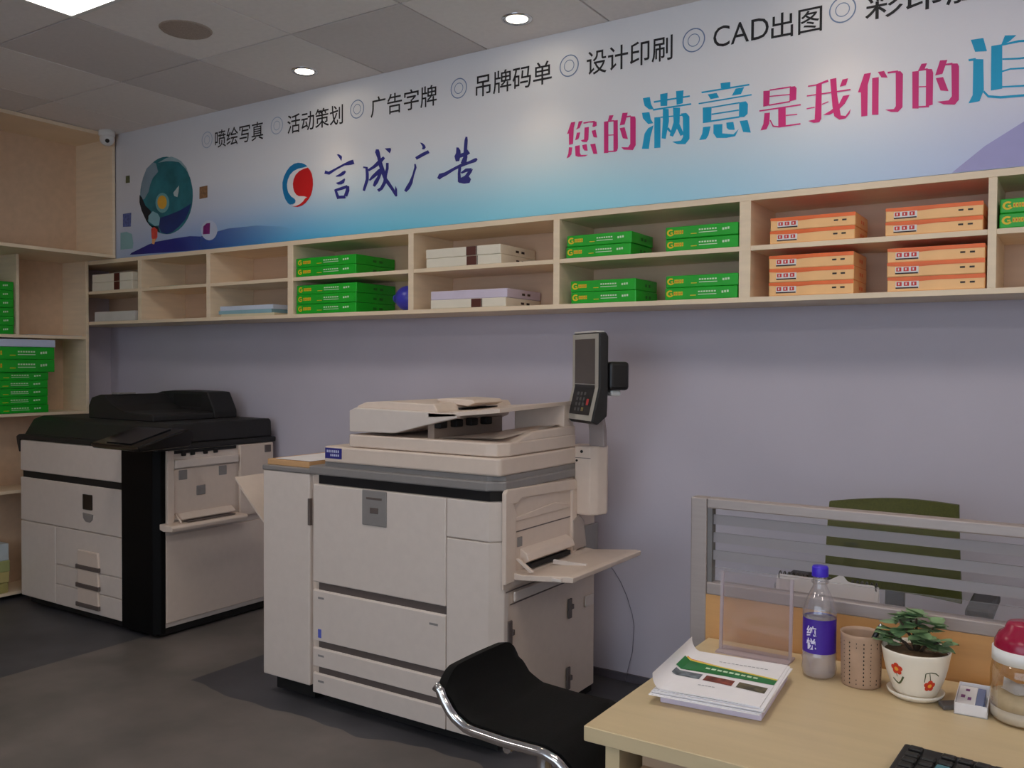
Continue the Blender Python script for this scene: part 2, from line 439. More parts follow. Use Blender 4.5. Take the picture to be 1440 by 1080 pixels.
 'CYAN': [[(-1.499,2.457),(-1.469,2.457),(-1.463,2.428),(-1.451,2.406),(-1.472,2.409),(-1.491,2.426)],[(-1.502,2.4),(-1.47,2.398),(-1.464,2.37),(-1.453,2.352),(-1.475,2.352),(-1.498,2.378)],[(-1.452,2.344),(-1.458,2.323),(-1.465,2.3),(-1.471,2.254),(-1.501,2.258),(-1.49,2.317),(-1.475,2.336)],[(-1.451,2.431),(-1.302,2.431),(-1.303,2.437),(-1.452,2.438)],[(-1.454,2.401),(-1.296,2.4),(-1.297,2.406),(-1.455,2.408)],[(-1.425,2.461),(-1.394,2.461),(-1.395,2.411),(-1.423,2.414)],[(-1.359,2.462),(-1.328,2.46),(-1.331,2.411),(-1.356,2.409)],[(-1.449,2.374),(-1.423,2.372),(-1.422,2.253),(-1.448,2.254)],[(-1.338,2.373),(-1.316,2.372),(-1.303,2.356),(-1.302,2.271),(-1.319,2.253),(-1.351,2.257),(-1.373,2.269),(-1.337,2.269),(-1.328,2.282),(-1.33,2.357)],[(-1.422,2.368),(-1.33,2.363),(-1.331,2.368),(-1.423,2.373)],[(-1.413,2.402),(-1.413,2.356),(-1.417,2.288),(-1.4,2.284),(-1.387,2.351),(-1.389,2.398)],[(-1.397,2.322),(-1.376,2.3),(-1.372,2.303),(-1.388,2.327)],[(-1.371,2.4),(-1.368,2.344),(-1.384,2.295),(-1.37,2.288),(-1.343,2.336),(-1.342,2.396)],[(-1.36,2.33),(-1.339,2.287),(-1.324,2.291),(-1.344,2.335)],[(-1.181,2.463),(-1.143,2.461),(-1.143,2.44),(-1.179,2.443)],[(-1.255,2.437),(-1.07,2.436),(-1.071,2.442),(-1.256,2.443)],[(-1.231,2.429),(-1.196,2.429),(-1.186,2.41),(-1.219,2.409)],[(-1.122,2.433),(-1.09,2.433),(-1.102,2.409),(-1.137,2.409)],[(-1.266,2.397),(-1.061,2.398),(-1.062,2.403),(-1.267,2.402)],[(-1.25,2.382),(-1.215,2.38),(-1.216,2.323),(-1.249,2.323)],[(-1.214,2.375),(-1.106,2.376),(-1.107,2.381),(-1.215,2.38)],[(-1.108,2.38),(-1.083,2.38),(-1.075,2.368),(-1.076,2.333),(-1.089,2.323),(-1.109,2.325)],[(-1.214,2.349),(-1.109,2.349),(-1.11,2.354),(-1.215,2.354)],[(-1.216,2.323),(-1.106,2.323),(-1.107,2.329),(-1.217,2.329)],[(-1.248,2.308),(-1.218,2.307),(-1.226,2.275),(-1.236,2.261),(-1.263,2.261),(-1.251,2.285)],[(-1.207,2.312),(-1.172,2.309),(-1.172,2.274),(-1.129,2.265),(-1.109,2.282),(-1.122,2.257),(-1.156,2.255),(-1.194,2.26),(-1.207,2.279)],[(-1.157,2.312),(-1.13,2.311),(-1.124,2.281),(-1.146,2.284),(-1.155,2.292)],[(-1.106,2.311),(-1.076,2.31),(-1.063,2.262),(-1.092,2.268)],[(-0.341,2.462),(-0.305,2.461),(-0.294,2.417),(-0.328,2.421)],[(-0.346,2.394),(-0.325,2.393),(-0.326,2.401),(-0.347,2.401)],[(-0.333,2.399),(-0.304,2.393),(-0.301,2.294),(-0.313,2.26),(-0.345,2.258),(-0.333,2.283)],[(-0.304,2.288),(-0.289,2.268),(-0.253,2.259),(-0.134,2.252),(-0.135,2.259),(-0.253,2.267),(-0.287,2.275),(-0.3,2.292)],[(-0.282,2.431),(-0.251,2.431),(-0.249,2.29),(-0.281,2.289)],[(-0.244,2.457),(-0.212,2.452),(-0.232,2.435),(-0.254,2.429)],[(-0.252,2.426),(-0.204,2.428),(-0.15,2.421),(-0.151,2.428),(-0.205,2.435),(-0.253,2.432)],[(-0.171,2.431),(-0.147,2.428),(-0.146,2.369),(-0.17,2.371)],[(-0.25,2.381),(-0.203,2.374),(-0.149,2.372),(-0.15,2.378),(-0.204,2.38),(-0.25,2.386)],[(-0.25,2.342),(-0.227,2.346),(-0.149,2.337),(-0.149,2.343),(-0.227,2.351),(-0.252,2.347)],[(-0.25,2.293),(-0.148,2.282),(-0.149,2.288),(-0.25,2.298)],[(-0.169,2.342),(-0.146,2.34),(-0.145,2.284),(-0.168,2.286)]],
 'LOGO_blue': [[(-3.359,2.406),(-3.375,2.417),(-3.399,2.427),(-3.427,2.432),(-3.456,2.43),(-3.485,2.419),(-3.509,2.4),(-3.53,2.373),(-3.541,2.343),(-3.541,2.314),(-3.534,2.284),(-3.52,2.254),(-3.501,2.232),(-3.485,2.223),(-3.464,2.224),(-3.448,2.229),(-3.444,2.24),(-3.452,2.25),(-3.476,2.264),(-3.497,2.286),(-3.505,2.307),(-3.507,2.33),(-3.501,2.353),(-3.485,2.377),(-3.46,2.393),(-3.427,2.401),(-3.391,2.403)]],
 'LOGO_red': [[(-3.355,2.399),(-3.339,2.383),(-3.327,2.362),(-3.32,2.336),(-3.319,2.308),(-3.323,2.283),(-3.333,2.258),(-3.349,2.24),(-3.371,2.222),(-3.399,2.21),(-3.431,2.206),(-3.472,2.213),(-3.439,2.213),(-3.415,2.218),(-3.391,2.23),(-3.375,2.245),(-3.359,2.249),(-3.381,2.256),(-3.419,2.26),(-3.439,2.27),(-3.454,2.287),(-3.462,2.308),(-3.464,2.329),(-3.458,2.351),(-3.444,2.372),(-3.419,2.388),(-3.387,2.396)]],
 'LOGO_white': [[(-3.355,2.402),(-3.391,2.405),(-3.427,2.402),(-3.462,2.393),(-3.487,2.377),(-3.503,2.353),(-3.509,2.331),(-3.506,2.307),(-3.498,2.286),(-3.478,2.263),(-3.452,2.248),(-3.444,2.24),(-3.446,2.229),(-3.462,2.221),(-3.468,2.215),(-3.439,2.213),(-3.411,2.217),(-3.387,2.229),(-3.375,2.244),(-3.359,2.248),(-3.381,2.256),(-3.419,2.26),(-3.439,2.27),(-3.454,2.287),(-3.462,2.308),(-3.464,2.329),(-3.458,2.351),(-3.444,2.372),(-3.419,2.388),(-3.387,2.396),(-3.357,2.399)]],
 'GL_sea': [[(-4.268,2.348),(-4.271,2.314),(-4.279,2.281),(-4.293,2.251),(-4.313,2.223),(-4.337,2.199),(-4.365,2.179),(-4.397,2.163),(-4.432,2.153),(-4.468,2.147),(-4.506,2.147),(-4.545,2.153),(-4.582,2.164),(-4.618,2.181),(-4.652,2.202),(-4.682,2.227),(-4.708,2.257),(-4.728,2.289),(-4.743,2.324),(-4.753,2.36),(-4.755,2.396),(-4.752,2.432),(-4.742,2.466),(-4.727,2.497),(-4.706,2.525),(-4.68,2.55),(-4.65,2.569),(-4.616,2.584),(-4.58,2.593),(-4.542,2.597),(-4.504,2.595),(-4.466,2.587),(-4.429,2.575),(-4.395,2.557),(-4.363,2.536),(-4.335,2.51),(-4.311,2.481),(-4.292,2.45),(-4.279,2.416),(-4.27,2.382)]],
 'GL_cap': [[(-4.75,2.399),(-4.743,2.448),(-4.729,2.496),(-4.693,2.548),(-4.633,2.578),(-4.603,2.568),(-4.583,2.517),(-4.633,2.486),(-4.658,2.451),(-4.674,2.41),(-4.715,2.37),(-4.743,2.37)]],
 'GL_top': [[(-4.504,2.587),(-4.46,2.59),(-4.417,2.576),(-4.37,2.553),(-4.323,2.511),(-4.295,2.455),(-4.323,2.499),(-4.389,2.549),(-4.446,2.562),(-4.504,2.569),(-4.553,2.569),(-4.583,2.569)]],
 'GL_deep': [[(-4.575,2.246),(-4.486,2.257),(-4.39,2.273),(-4.324,2.291),(-4.282,2.305),(-4.301,2.265),(-4.334,2.22),(-4.391,2.183),(-4.448,2.157),(-4.506,2.148),(-4.555,2.162),(-4.58,2.198)]],
 'GL_rock': [[(-4.761,2.4),(-4.74,2.385),(-4.705,2.332),(-4.654,2.296),(-4.65,2.271),(-4.685,2.243),(-4.665,2.211),(-4.585,2.198),(-4.565,2.16),(-4.625,2.189),(-4.695,2.238),(-4.741,2.304),(-4.763,2.356)]],
 'GL_pale': [[(-4.675,2.267),(-4.634,2.292),(-4.585,2.272),(-4.565,2.246),(-4.575,2.204),(-4.615,2.204),(-4.675,2.236)]],
 'GL_yellow': [[(-4.501,2.331),(-4.504,2.317),(-4.514,2.305),(-4.528,2.297),(-4.545,2.296),(-4.562,2.3),(-4.576,2.31),(-4.586,2.324),(-4.589,2.34),(-4.586,2.355),(-4.576,2.367),(-4.561,2.374),(-4.544,2.375),(-4.528,2.371),(-4.513,2.361),(-4.504,2.347)]],
 'GL_halo': [[(-4.479,2.326),(-4.482,2.309),(-4.491,2.294),(-4.506,2.282),(-4.523,2.275),(-4.543,2.274),(-4.563,2.279),(-4.581,2.289),(-4.595,2.303),(-4.604,2.32),(-4.607,2.338),(-4.604,2.356),(-4.594,2.371),(-4.58,2.383),(-4.562,2.389),(-4.542,2.39),(-4.523,2.385),(-4.505,2.376),(-4.491,2.361),(-4.482,2.344)]],
 'GL_white': [[(-4.442,2.38),(-4.409,2.404),(-4.389,2.417),(-4.394,2.381),(-4.404,2.352),(-4.433,2.361)]],
 'GL_fish': [[(-4.65,2.191),(-4.62,2.198),(-4.59,2.18),(-4.59,2.137),(-4.615,2.114),(-4.645,2.135)]],
 'GL_fishtail': [[(-4.64,2.128),(-4.605,2.129),(-4.62,2.096),(-4.64,2.101)]],
 'GL_pic_green': [[(-4.898,2.527),(-4.858,2.526),(-4.857,2.483),(-4.899,2.484)]],
 'GL_pic_brown': [[(-4.21,2.389),(-4.141,2.391),(-4.141,2.324),(-4.211,2.322)]],
 'GL_pic_blue': [[(-4.929,2.302),(-4.844,2.302),(-4.85,2.219),(-4.929,2.223)]],
 'GL_bubble': [[(-4.057,2.136),(-4.06,2.122),(-4.067,2.109),(-4.078,2.098),(-4.092,2.09),(-4.109,2.086),(-4.127,2.085),(-4.145,2.089),(-4.162,2.095),(-4.177,2.105),(-4.188,2.118),(-4.195,2.132),(-4.198,2.147),(-4.195,2.161),(-4.188,2.174),(-4.177,2.184),(-4.162,2.192),(-4.145,2.196),(-4.127,2.197),(-4.109,2.193),(-4.092,2.186),(-4.077,2.176),(-4.066,2.164),(-4.06,2.15)]],
 'GL_bubblefish': [[(-4.177,2.166),(-4.149,2.181),(-4.118,2.181),(-4.122,2.12),(-4.181,2.122)]],
 'GL_leaf': [[(-4.954,2.189),(-4.892,2.191),(-4.84,2.174),(-4.825,2.117),(-4.832,2.086),(-4.955,2.087)]],
 'GL_wave': [[(-4.862,2.05),(-4.846,2.061),(-4.758,2.081),(-4.676,2.1),(-4.605,2.111),(-4.448,2.118),(-4.297,2.121),(-4.204,2.112),(-4.131,2.121),(-3.972,2.138),(-3.743,2.136),(-3.542,2.115),(-3.312,2.064),(-3.129,2.014),(-3.621,2.016),(-3.955,2.021),(-4.316,2.03)]],
 'GL_mist': [[(-4.82,2.11),(-4.747,2.124),(-4.676,2.103),(-4.758,2.081),(-4.83,2.073)]],
}
# ================================================================== THE ROOM
XL, XR, YF = -5.56, 2.6, -6.0


def floor_material():
    m = bpy.data.materials.new('grey_vinyl_floor')
    m.use_nodes = True
    nt = m.node_tree
    p = nt.nodes['Principled BSDF']
    p.inputs['Roughness'].default_value = 0.42
    p.inputs['Specular IOR Level'].default_value = 0.35
    geo = nt.nodes.new('ShaderNodeNewGeometry')
    nz = nt.nodes.new('ShaderNodeTexNoise')
    nz.inputs['Scale'].default_value = 3.2
    nz.inputs['Detail'].default_value = 8
    nt.links.new(geo.outputs['Position'], nz.inputs['Vector'])
    r1 = nt.nodes.new('ShaderNodeValToRGB')
    r1.color_ramp.elements[0].position = 0.3
    r1.color_ramp.elements[1].position = 0.72
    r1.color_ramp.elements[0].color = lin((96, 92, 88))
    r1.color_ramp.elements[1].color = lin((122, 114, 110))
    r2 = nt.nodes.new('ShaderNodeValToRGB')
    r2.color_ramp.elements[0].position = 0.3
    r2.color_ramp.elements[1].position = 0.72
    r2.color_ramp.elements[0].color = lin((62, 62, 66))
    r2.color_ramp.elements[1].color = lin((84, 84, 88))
    nt.links.new(nz.outputs['Fac'], r1.inputs['Fac'])
    nt.links.new(nz.outputs['Fac'], r2.inputs['Fac'])
    sep = nt.nodes.new('ShaderNodeSeparateXYZ')
    nt.links.new(geo.outputs['Position'], sep.inputs[0])

    def cmp(sock, v, op):
        n = nt.nodes.new('ShaderNodeMath')
        n.operation = op
        nt.links.new(sock, n.inputs[0])
        n.inputs[1].default_value = v
        return n.outputs[0]

    def mul(a, b, op='MULTIPLY'):
        n = nt.nodes.new('ShaderNodeMath')
        n.operation = op
        nt.links.new(a, n.inputs[0])
        nt.links.new(b, n.inputs[1])
        return n.outputs[0]
    # slightly wavering lay line of the darker sheets
    nz2 = nt.nodes.new('ShaderNodeTexNoise')
    nz2.inputs['Scale'].default_value = 1.6
    nt.links.new(geo.outputs['Position'], nz2.inputs['Vector'])
    wob = nt.nodes.new('ShaderNodeMath')
    wob.operation = 'MULTIPLY_ADD'
    wob.inputs[1].default_value = 0.5
    nt.links.new(nz2.outputs['Fac'], wob.inputs[0])
    nt.links.new(sep.outputs['Y'], wob.inputs[2])
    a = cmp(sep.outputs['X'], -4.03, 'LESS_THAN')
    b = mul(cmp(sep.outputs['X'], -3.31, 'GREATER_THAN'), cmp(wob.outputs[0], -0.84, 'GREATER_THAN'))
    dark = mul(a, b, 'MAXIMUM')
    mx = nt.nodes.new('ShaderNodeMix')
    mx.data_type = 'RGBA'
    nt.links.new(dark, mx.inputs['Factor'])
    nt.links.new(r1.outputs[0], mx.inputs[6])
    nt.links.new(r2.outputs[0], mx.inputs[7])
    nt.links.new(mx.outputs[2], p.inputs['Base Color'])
    bp = nt.nodes.new('ShaderNodeBump')
    bp.inputs['Strength'].default_value = 0.08
    nt.links.new(nz.outputs['Fac'], bp.inputs['Height'])
    nt.links.new(bp.outputs['Normal'], p.inputs['Normal'])
    return m


WALL = mat('lavender_wall_paint', (196, 191, 203), 0.7, var=0.03, scale=2.5, bump=0.08)
WALL2 = mat('pale_side_wall_paint', (228, 224, 220), 0.7, var=0.03, scale=2.5)
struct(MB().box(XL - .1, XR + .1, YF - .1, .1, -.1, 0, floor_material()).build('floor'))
struct(MB().box(XL - .1, XR + .1, 0, .1, 0, ZC + .1, WALL).build('wall_back'))
struct(MB().box(XL - .1, XL, YF, 0, 0, ZC + .1, WALL).build('wall_left'))
struct(MB().box(XR, XR + .1, YF, 0, 0, ZC + .1, WALL2).build('wall_right'))
# street side: a wall behind the camera, its unseen wide window added for fill light
w = MB()
w.box(XL - .1, XR + .1, YF - .1, YF, 0, .5, WALL2).box(XL - .1, XR + .1, YF - .1, YF, 2.5, ZC + .1, WALL2)
w.box(XL - .1, -2.6, YF - .1, YF, .5, 2.5, WALL2).box(1.8, XR + .1, YF - .1, YF, .5, 2.5, WALL2)
struct(w.build('wall_front'))
wf = struct(MB().box(-2.6, 1.8, YF - .08, YF - .02, .5, .56, ALU).box(-2.6, 1.8, YF - .08, YF - .02, 2.44, 2.5, ALU)
            .box(-2.6, -2.54, YF - .08, YF - .02, .56, 2.44, ALU).box(1.74, 1.8, YF - .08, YF - .02, .56, 2.44, ALU)
            .box(-.43, -.37, YF - .08, YF - .02, .56, 2.44, ALU).build('fill_window_1'))
MB().box(-2.54, 1.74, YF - .055, YF - .045, .56, 2.44, clear('fill_window_glass', (235, 240, 245))).build('fill_window_pane', wf)
sk = MB().box(XL + .35, XR, -.012, 0, 0, .034, mat('dark_baseboard', (84, 80, 88), 0.5, var=0.05))
struct(sk.build('baseboard_back'))

# ceiling of square lay-in tiles
T0X, T0Y, TS = -3.4512, -0.907, 0.6
TILE = mat('ceiling_tile', (240, 234, 230), 0.85, var=0.025, scale=40, bump=0.15)
TILE2 = mat('ceiling_tile_darker', (216, 209, 206), 0.85, var=0.025, scale=40, bump=0.15)  # darker tone given to a few chosen tiles
TILE3 = mat('ceiling_tile_greyed', (230, 224, 220), 0.85, var=0.025, scale=40, bump=0.15)
PANELS = [(0, -2), (4, -2), (8, -2), (0, -6), (4, -6), (8, -6)]
c = MB()
c.box(XL - .1, XR + .1, YF - .1, .1, ZC + .012, ZC + .1, mat('ceiling_grid_shade', (40, 36, 34), 0.9, var=0.05))
for i in range(-4, 11):
    for j in range(-9, 2):
        if (i, j) in PANELS:
            continue
        x0, y0 = T0X + i * TS, T0Y + j * TS
        x1, y1 = min(x0 + TS, XR), min(y0 + TS, 0)
        x0, y0 = max(x0, XL), max(y0, YF)
        if x1 - x0 < .02 or y1 - y0 < .02:
            continue
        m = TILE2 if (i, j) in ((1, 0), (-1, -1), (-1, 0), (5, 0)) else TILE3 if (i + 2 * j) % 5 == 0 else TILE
        g = .0042
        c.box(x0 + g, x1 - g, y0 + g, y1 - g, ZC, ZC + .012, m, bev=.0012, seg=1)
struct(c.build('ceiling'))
# bulkhead that brings the back wall forward above the shelf
struct(MB().box(XL, XR, YB + .012, 0, 2.036, ZC, WALL).build('trim_1'))

# square light panels set into the ceiling
PE = emit('panel_diffuser_lit', (255, 244, 234), PANEL_E)
names = ['square ceiling light panel lit white above the left copier, at the top edge',
         'square ceiling light panel above the desk partition', 'square ceiling light panel far right of the desk',
         'square ceiling light panel behind the camera on the left', 'square ceiling light panel behind the camera near the desk',
         'square ceiling light panel behind the camera far right']
for k, (i, j) in enumerate(PANELS):
    x0, y0 = T0X + i * TS, T0Y + j * TS
    t = thing('ceiling_light', (x0 + .3, y0 + .3, ZC - .004), names[k], 'ceiling light', 'square ceiling light panels')
    f = MB()
    for (a, b, cc, d) in ((0, .6, 0, .02), (0, .6, .58, .6), (0, .02, .02, .58), (.58, .6, .02, .58)):
        f.box(x0 + a, x0 + b, y0 + cc, y0 + d, ZC - .006, ZC + .012, WHITE)
    f.build('frame', t)
    MB().box(x0 + .02, x0 + .58, y0 + .02, y0 + .58, ZC - .002, ZC + .012, PE).build('diffuser', t)

# warm recessed downlights in front of the banner
DE = emit('downlight_lens_lit', (255, 240, 214), 14)
dn = ['recessed round downlight over the company name, nearer the corner camera', 'recessed round downlight at the top centre of the photo',
      'recessed round downlight over the magenta slogan', 'recessed round downlight over the far right of the banner', 'recessed round downlight past the banner end',
      'recessed round downlight over the end of the wall']
for k, i in enumerate((0, 2, 4, 6, 8)):
    cx, cy = T0X + i * TS + .3, -.54
    t = thing('downlight', (cx, cy, ZC), dn[k], 'downlight', 'round downlights along the banner')
    MB().lathe([(.042, ZC - .001), (.055, ZC - .007), (.062, ZC - .004), (.063, ZC)], cx, cy, CHROME, 32).build('trim_ring', t)
    MB().lathe([(0, ZC - .006), (.03, ZC - .006), (.044, ZC - .002)], cx, cy, DE, 32).build('lens', t)
    ld = bpy.data.lights.new('downlight_beam', 'SPOT')
    ld.energy = DOWN_W
    ld.color = (1.0, .76, .52)
    ld.spot_size = math.radians(88)
    ld.spot_blend = 1.0
    ld.shadow_soft_size = .035
    lo = bpy.data.objects.new('downlight_beam', ld)
    COL.objects.link(lo)
    lo.parent = t
    lo.location = (0, 0, -.02)

# speaker grille and dome camera
t = thing('ceiling_speaker', (-3.18, -1.18, ZC), 'round brownish grey speaker grille in the ceiling tile beside the light panel', 'speaker')
SPK = mat('speaker_grille', (172, 156, 144), 0.8, var=0.25, scale=400)
MB().lathe([(0, ZC - .007), (.06, ZC - .006), (.092, ZC - .003)], -3.18, -1.18, SPK, 40).build('grille', t)
MB().lathe([(.092, ZC - .003), (.1, ZC - .006), (.106, ZC)], -3.18, -1.18, SPK, 40).build('rim', t)
t = thing('dome_camera', (-4.965, -.40, ZC), 'small white dome camera on the ceiling corner beside the banner', 'security camera')
MB().lathe([(0, ZC), (.045, ZC), (.047, ZC - .03), (.04, ZC - .036)], -4.965, -.40, WHITE, 32).build('base', t)
MB().ball((-4.965, -.40, ZC - .05), .041, WHITE).build('dome', t)
MB().lathe([(.0, .0), (.012, .0), (.012, .006), (0, .006)], 0, 0, BLACKP, 16,
           T=Matrix.Translation(Vector((-4.965, -.40, ZC - .05)) + Vector((.80, -.45, -.42)).normalized() * .039) @ Vector((.80, -.45, -.42)).to_track_quat('Z', 'Y').to_matrix().to_4x4()).build('lens', t)

# ================================================================== BANNER


def banner_material():
    m = bpy.data.materials.new('banner_print')
    m.use_nodes = True
    nt = m.node_tree
    p = nt.nodes['Principled BSDF']
    p.inputs['Roughness'].default_value = 0.38
    p.inputs['Specular IOR Level'].default_value = 0.35
    geo = nt.nodes.new('ShaderNodeNewGeometry')
    sep = nt.nodes.new('ShaderNodeSeparateXYZ')
    nt.links.new(geo.outputs['Position'], sep.inputs[0])

    def ramp(sock, lo, hi, stops):
        mr = nt.nodes.new('ShaderNodeMapRange')
        mr.inputs['From Min'].default_value = lo
        mr.inputs['From Max'].default_value = hi
        nt.links.new(sock, mr.inputs['Value'])
        rp = nt.nodes.new('ShaderNodeValToRGB')
        e = rp.color_ramp.elements
        while len(e) < len(stops):
            e.new(0.5)
        for k, (pos, col) in enumerate(stops):
            e[k].position = pos
            e[k].color = lin(col)
        nt.links.new(mr.outputs[0], rp.inputs[0])
        return rp.outputs[0]
    top = ramp(sep.outputs['X'], -5.0, 0.4, [(0, (214, 216, 222)), (.35, (236, 236, 238)), (.7, (240, 240, 242)), (1, (242, 238, 246))])
    bot = ramp(sep.outputs['X'], -5.0, 0.4, [(0, (170, 184, 210)), (.16, (104, 150, 208)), (.3, (76, 176, 226)), (.42, (116, 210, 238)), (.62, (158, 230, 250)), (.76, (186, 220, 244)), (.88, (192, 202, 236)), (1, (184, 180, 226))])
    fac = ramp(sep.outputs['Z'], 2.036, 2.50, [(0, (255, 255, 255)), (.18, (232, 232, 232)), (.5, (150, 150, 150)), (.8, (60, 60, 60)), (1, (0, 0, 0))])
    mx = nt.nodes.new('ShaderNodeMix')
    mx.data_type = 'RGBA'
    nt.links.new(fac, mx.inputs['Factor'])
    nt.links.new(top, mx.inputs[6])
    nt.links.new(bot, mx.inputs[7])
    nt.links.new(mx.outputs[2], p.inputs['Base Color'])
    return m


BX0, BX1 = -5.0, .42
t = thing('wall_banner', (-2.3, YB, 2.04), 'long printed shop banner with Chinese lettering above the wall shelf', 'banner')
MB().box(BX0, BX1, YB, YB + .012, 2.037, ZC - .001, banner_material()).build('printed_panel', t)
yb = YB - .0012
rows = [('喷绘写真', -4.077, -3.687), ('活动策划', -3.505, -3.113), ('广告字牌', -2.931, -2.528), ('吊牌码单', -2.309, -1.917), ('设计印刷', -1.751, -1.375), ('CAD出图', -1.211, -.813), ('彩印胶装', -.668, -.17)]
for (s, x0, x1) in rows:
    b = MB()
    if s[0] == 'C':
        b.text('CAD', lambda u, v: (-1.211 + .21 * u, yb, 2.598 + .078 * v), BLACKINK)
        b.text('出图', lambda u, v: (-.992 + .18 * u, yb, 2.586 + .092 * v), BLACKINK, .005)
    else:
        b.text(s, lambda u, v, x0=x0, x1=x1: (x0 + (x1 - x0) * u, yb, 2.587 + .098 * v), BLACKINK, .006)
    b.build('service_phrase', t)
RING = mat('steel_blue_ink', (118, 140, 176), 0.6, var=0.1)
RINGP = mat('pale_ring_ink', (168, 182, 202), 0.6, var=0.1)
for k, x in enumerate((-4.144, -3.584, -3.019, -2.403, -1.834, -1.289, -.743)):
    r = MB()
    rm = RINGP if k < 2 else RING
    for (ra, rb) in ((.041, .0455), (.0215, .0245)):
        for q in range(36):
            a0, a1 = 2 * math.pi * q / 36, 2 * math.pi * (q + 1) / 36
            r.face([(x + rr * math.cos(aa), yb, 2.644 + rr * math.sin(aa)) for rr, aa in ((ra, a0), (rb, a0), (rb, a1), (ra, a1))], rm)
    r.build('double_ring_mark', t)
for x0, x1 in ((-9, -2.99), (-2.99, -2.76), (-2.76, -2.53), (-2.53, 9)):
    print_shapes(MB(), 'NAME', NAVYINK, yb, lambda x: x0 <= x < x1).build('company_name_character', t)
for x0, x1 in ((-9, -1.655), (-1.655, -1.3), (-1.3, -.865), (-.865, -.66), (-.66, -.485), (-.485, 9)):
    print_shapes(MB(), 'PINK', PINKINK, yb, lambda x: x0 <= x < x1).build('slogan_character', t, label='magenta slogan character')
for x0, x1 in ((-9, -1.245), (-1.245, -.7), (-.7, 9)):
    print_shapes(MB(), 'CYAN', CYANINK, yb, lambda x: x0 <= x < x1).build('slogan_character', t, label='larger cyan slogan character')
MB().text('求', lambda u, v: (.06 + .28 * u, yb, 2.28 + .3 * v), CYANINK, .03).build('slogan_character', t, label='larger cyan slogan character')
b = MB()
print_shapes(b, 'LOGO_white', mat('white_ink', (232, 232, 232), .5, var=.02), yb)
print_shapes(b, 'LOGO_blue', mat('logo_blue', (0, 120, 176), .5, var=.04), yb - .0006)
print_shapes(b, 'LOGO_red', mat('logo_red', (206, 20, 24), .5, var=.04), yb - .0006)
b.build('round_emblem', t, label='blue and red comma emblem')
# underwater globe picture and its small companions


def wave_material():
    m = bpy.data.materials.new('wave_print')
    m.use_nodes = True
    nt = m.node_tree
    p = nt.nodes['Principled BSDF']
    p.inputs['Roughness'].default_value = .4
    geo = nt.nodes.new('ShaderNodeNewGeometry')
    sep = nt.nodes.new('ShaderNodeSeparateXYZ')
    nt.links.new(geo.outputs['Position'], sep.inputs[0])
    mr = nt.nodes.new('ShaderNodeMapRange')
    mr.inputs['From Min'].default_value = -4.9
    mr.inputs['From Max'].default_value = -3.1
    nt.links.new(sep.outputs['X'], mr.inputs['Value'])
    rp = nt.nodes.new('ShaderNodeValToRGB')
    e = rp.color_ramp.elements
    for k, (pos, col) in enumerate([(0, (22, 24, 110)), (.3, (22, 36, 140)), (.55, (28, 84, 170)), (.8, (44, 124, 190)), (1, (54, 144, 198))]):
        if k > 1:
            e.new(pos)
    for k, (pos, col) in enumerate([(0, (22, 24, 110)), (.3, (22, 36, 140)), (.55, (28, 84, 170)), (.8, (44, 124, 190)), (1, (54, 144, 198))]):
        e[k].position = pos
        e[k].color = lin(col)
    nt.links.new(mr.outputs[0], rp.inputs[0])
    nt.links.new(rp.outputs[0], p.inputs['Base Color'])
    fd = nt.nodes.new('ShaderNodeMapRange')
    fd.inputs['From Min'].default_value = -4.6
    fd.inputs['From Max'].default_value = -3.45
    fd.inputs['To Min'].default_value = 1
    fd.inputs['To Max'].default_value = 0
    nt.links.new(sep.outputs['X'], fd.inputs['Value'])
    nt.links.new(fd.outputs[0], p.inputs['Alpha'])
    return m


g = MB()
zmin = 2.0385
WV = wave_material()
for poly in PRINT['GL_wave']:
    pts = [(x, max(z, zmin)) for x, z in poly if x < -3.2 or True]
    g.face([(x, yb + .0004, z) for x, z in pts], WV)
g.build('blue_wave_print', t)
g = MB()
L = [('sea', mat('globe_teal', (40, 128, 140), .5, rgb2=(24, 92, 104), scale=9), 0), ('cap', mat('globe_pale', (128, 152, 168), .5, var=.08), 1),
     ('top', mat('globe_foam', (150, 178, 186), .5, var=.1, scale=20), 2), ('deep', mat('globe_deep', (16, 48, 112), .5, var=.15, scale=12), 1),
     ('rock', mat('globe_rock', (18, 28, 40), .6, var=.3, scale=20), 2), ('pale', mat('globe_cloud', (130, 176, 188), .5, var=.08), 3),
     ('halo', mat('globe_glow', (110, 168, 172), .5, var=.05), 3), ('yellow', mat('globe_yellow', (226, 172, 60), .5, var=.1), 4), ('white', mat('globe_white', (190, 206, 208), .5, var=.05), 3),
     ('fish', mat('globe_red', (214, 72, 60), .5, var=.2, scale=30), 4), ('fishtail', mat('globe_orange', (226, 168, 110), .5, var=.1), 5)]
for key, m, lev in L:
    print_shapes(g, 'GL_' + key, m, yb - .0004 * lev)
g.build('globe_picture', t, label='teal underwater globe picture')
for key, col in (('pic_green', (84, 92, 60)), ('pic_brown', (140, 106, 76)), ('pic_blue', (88, 104, 160))):
    print_shapes(MB(), 'GL_' + key, mat('tiny_' + key, col, .5, var=.35, scale=60), yb).build('small_photo_print', t)
g = MB()
print_shapes(g, 'GL_bubble', mat('bubble_pale', (186, 196, 218), .5, var=.05), yb - .0004)
print_shapes(g, 'GL_bubblefish', mat('bubble_purple', (120, 30, 110), .5, var=.2, scale=40), yb - .0008)
g.build('bubble_picture', t)
print_shapes(MB(), 'GL_leaf', mat('pale_teal_print', (132, 176, 182), .5, var=.05), yb).build('pale_corner_print', t)
MB().face([(-.295, yb, 2.114), (-.185, yb, 2.178), (.42, yb, 2.45), (.42, yb, 2.039), (-.39, yb, 2.039)], mat('violet_print', (166, 164, 212), .5, var=.04)).build('violet_wedge_print', t)

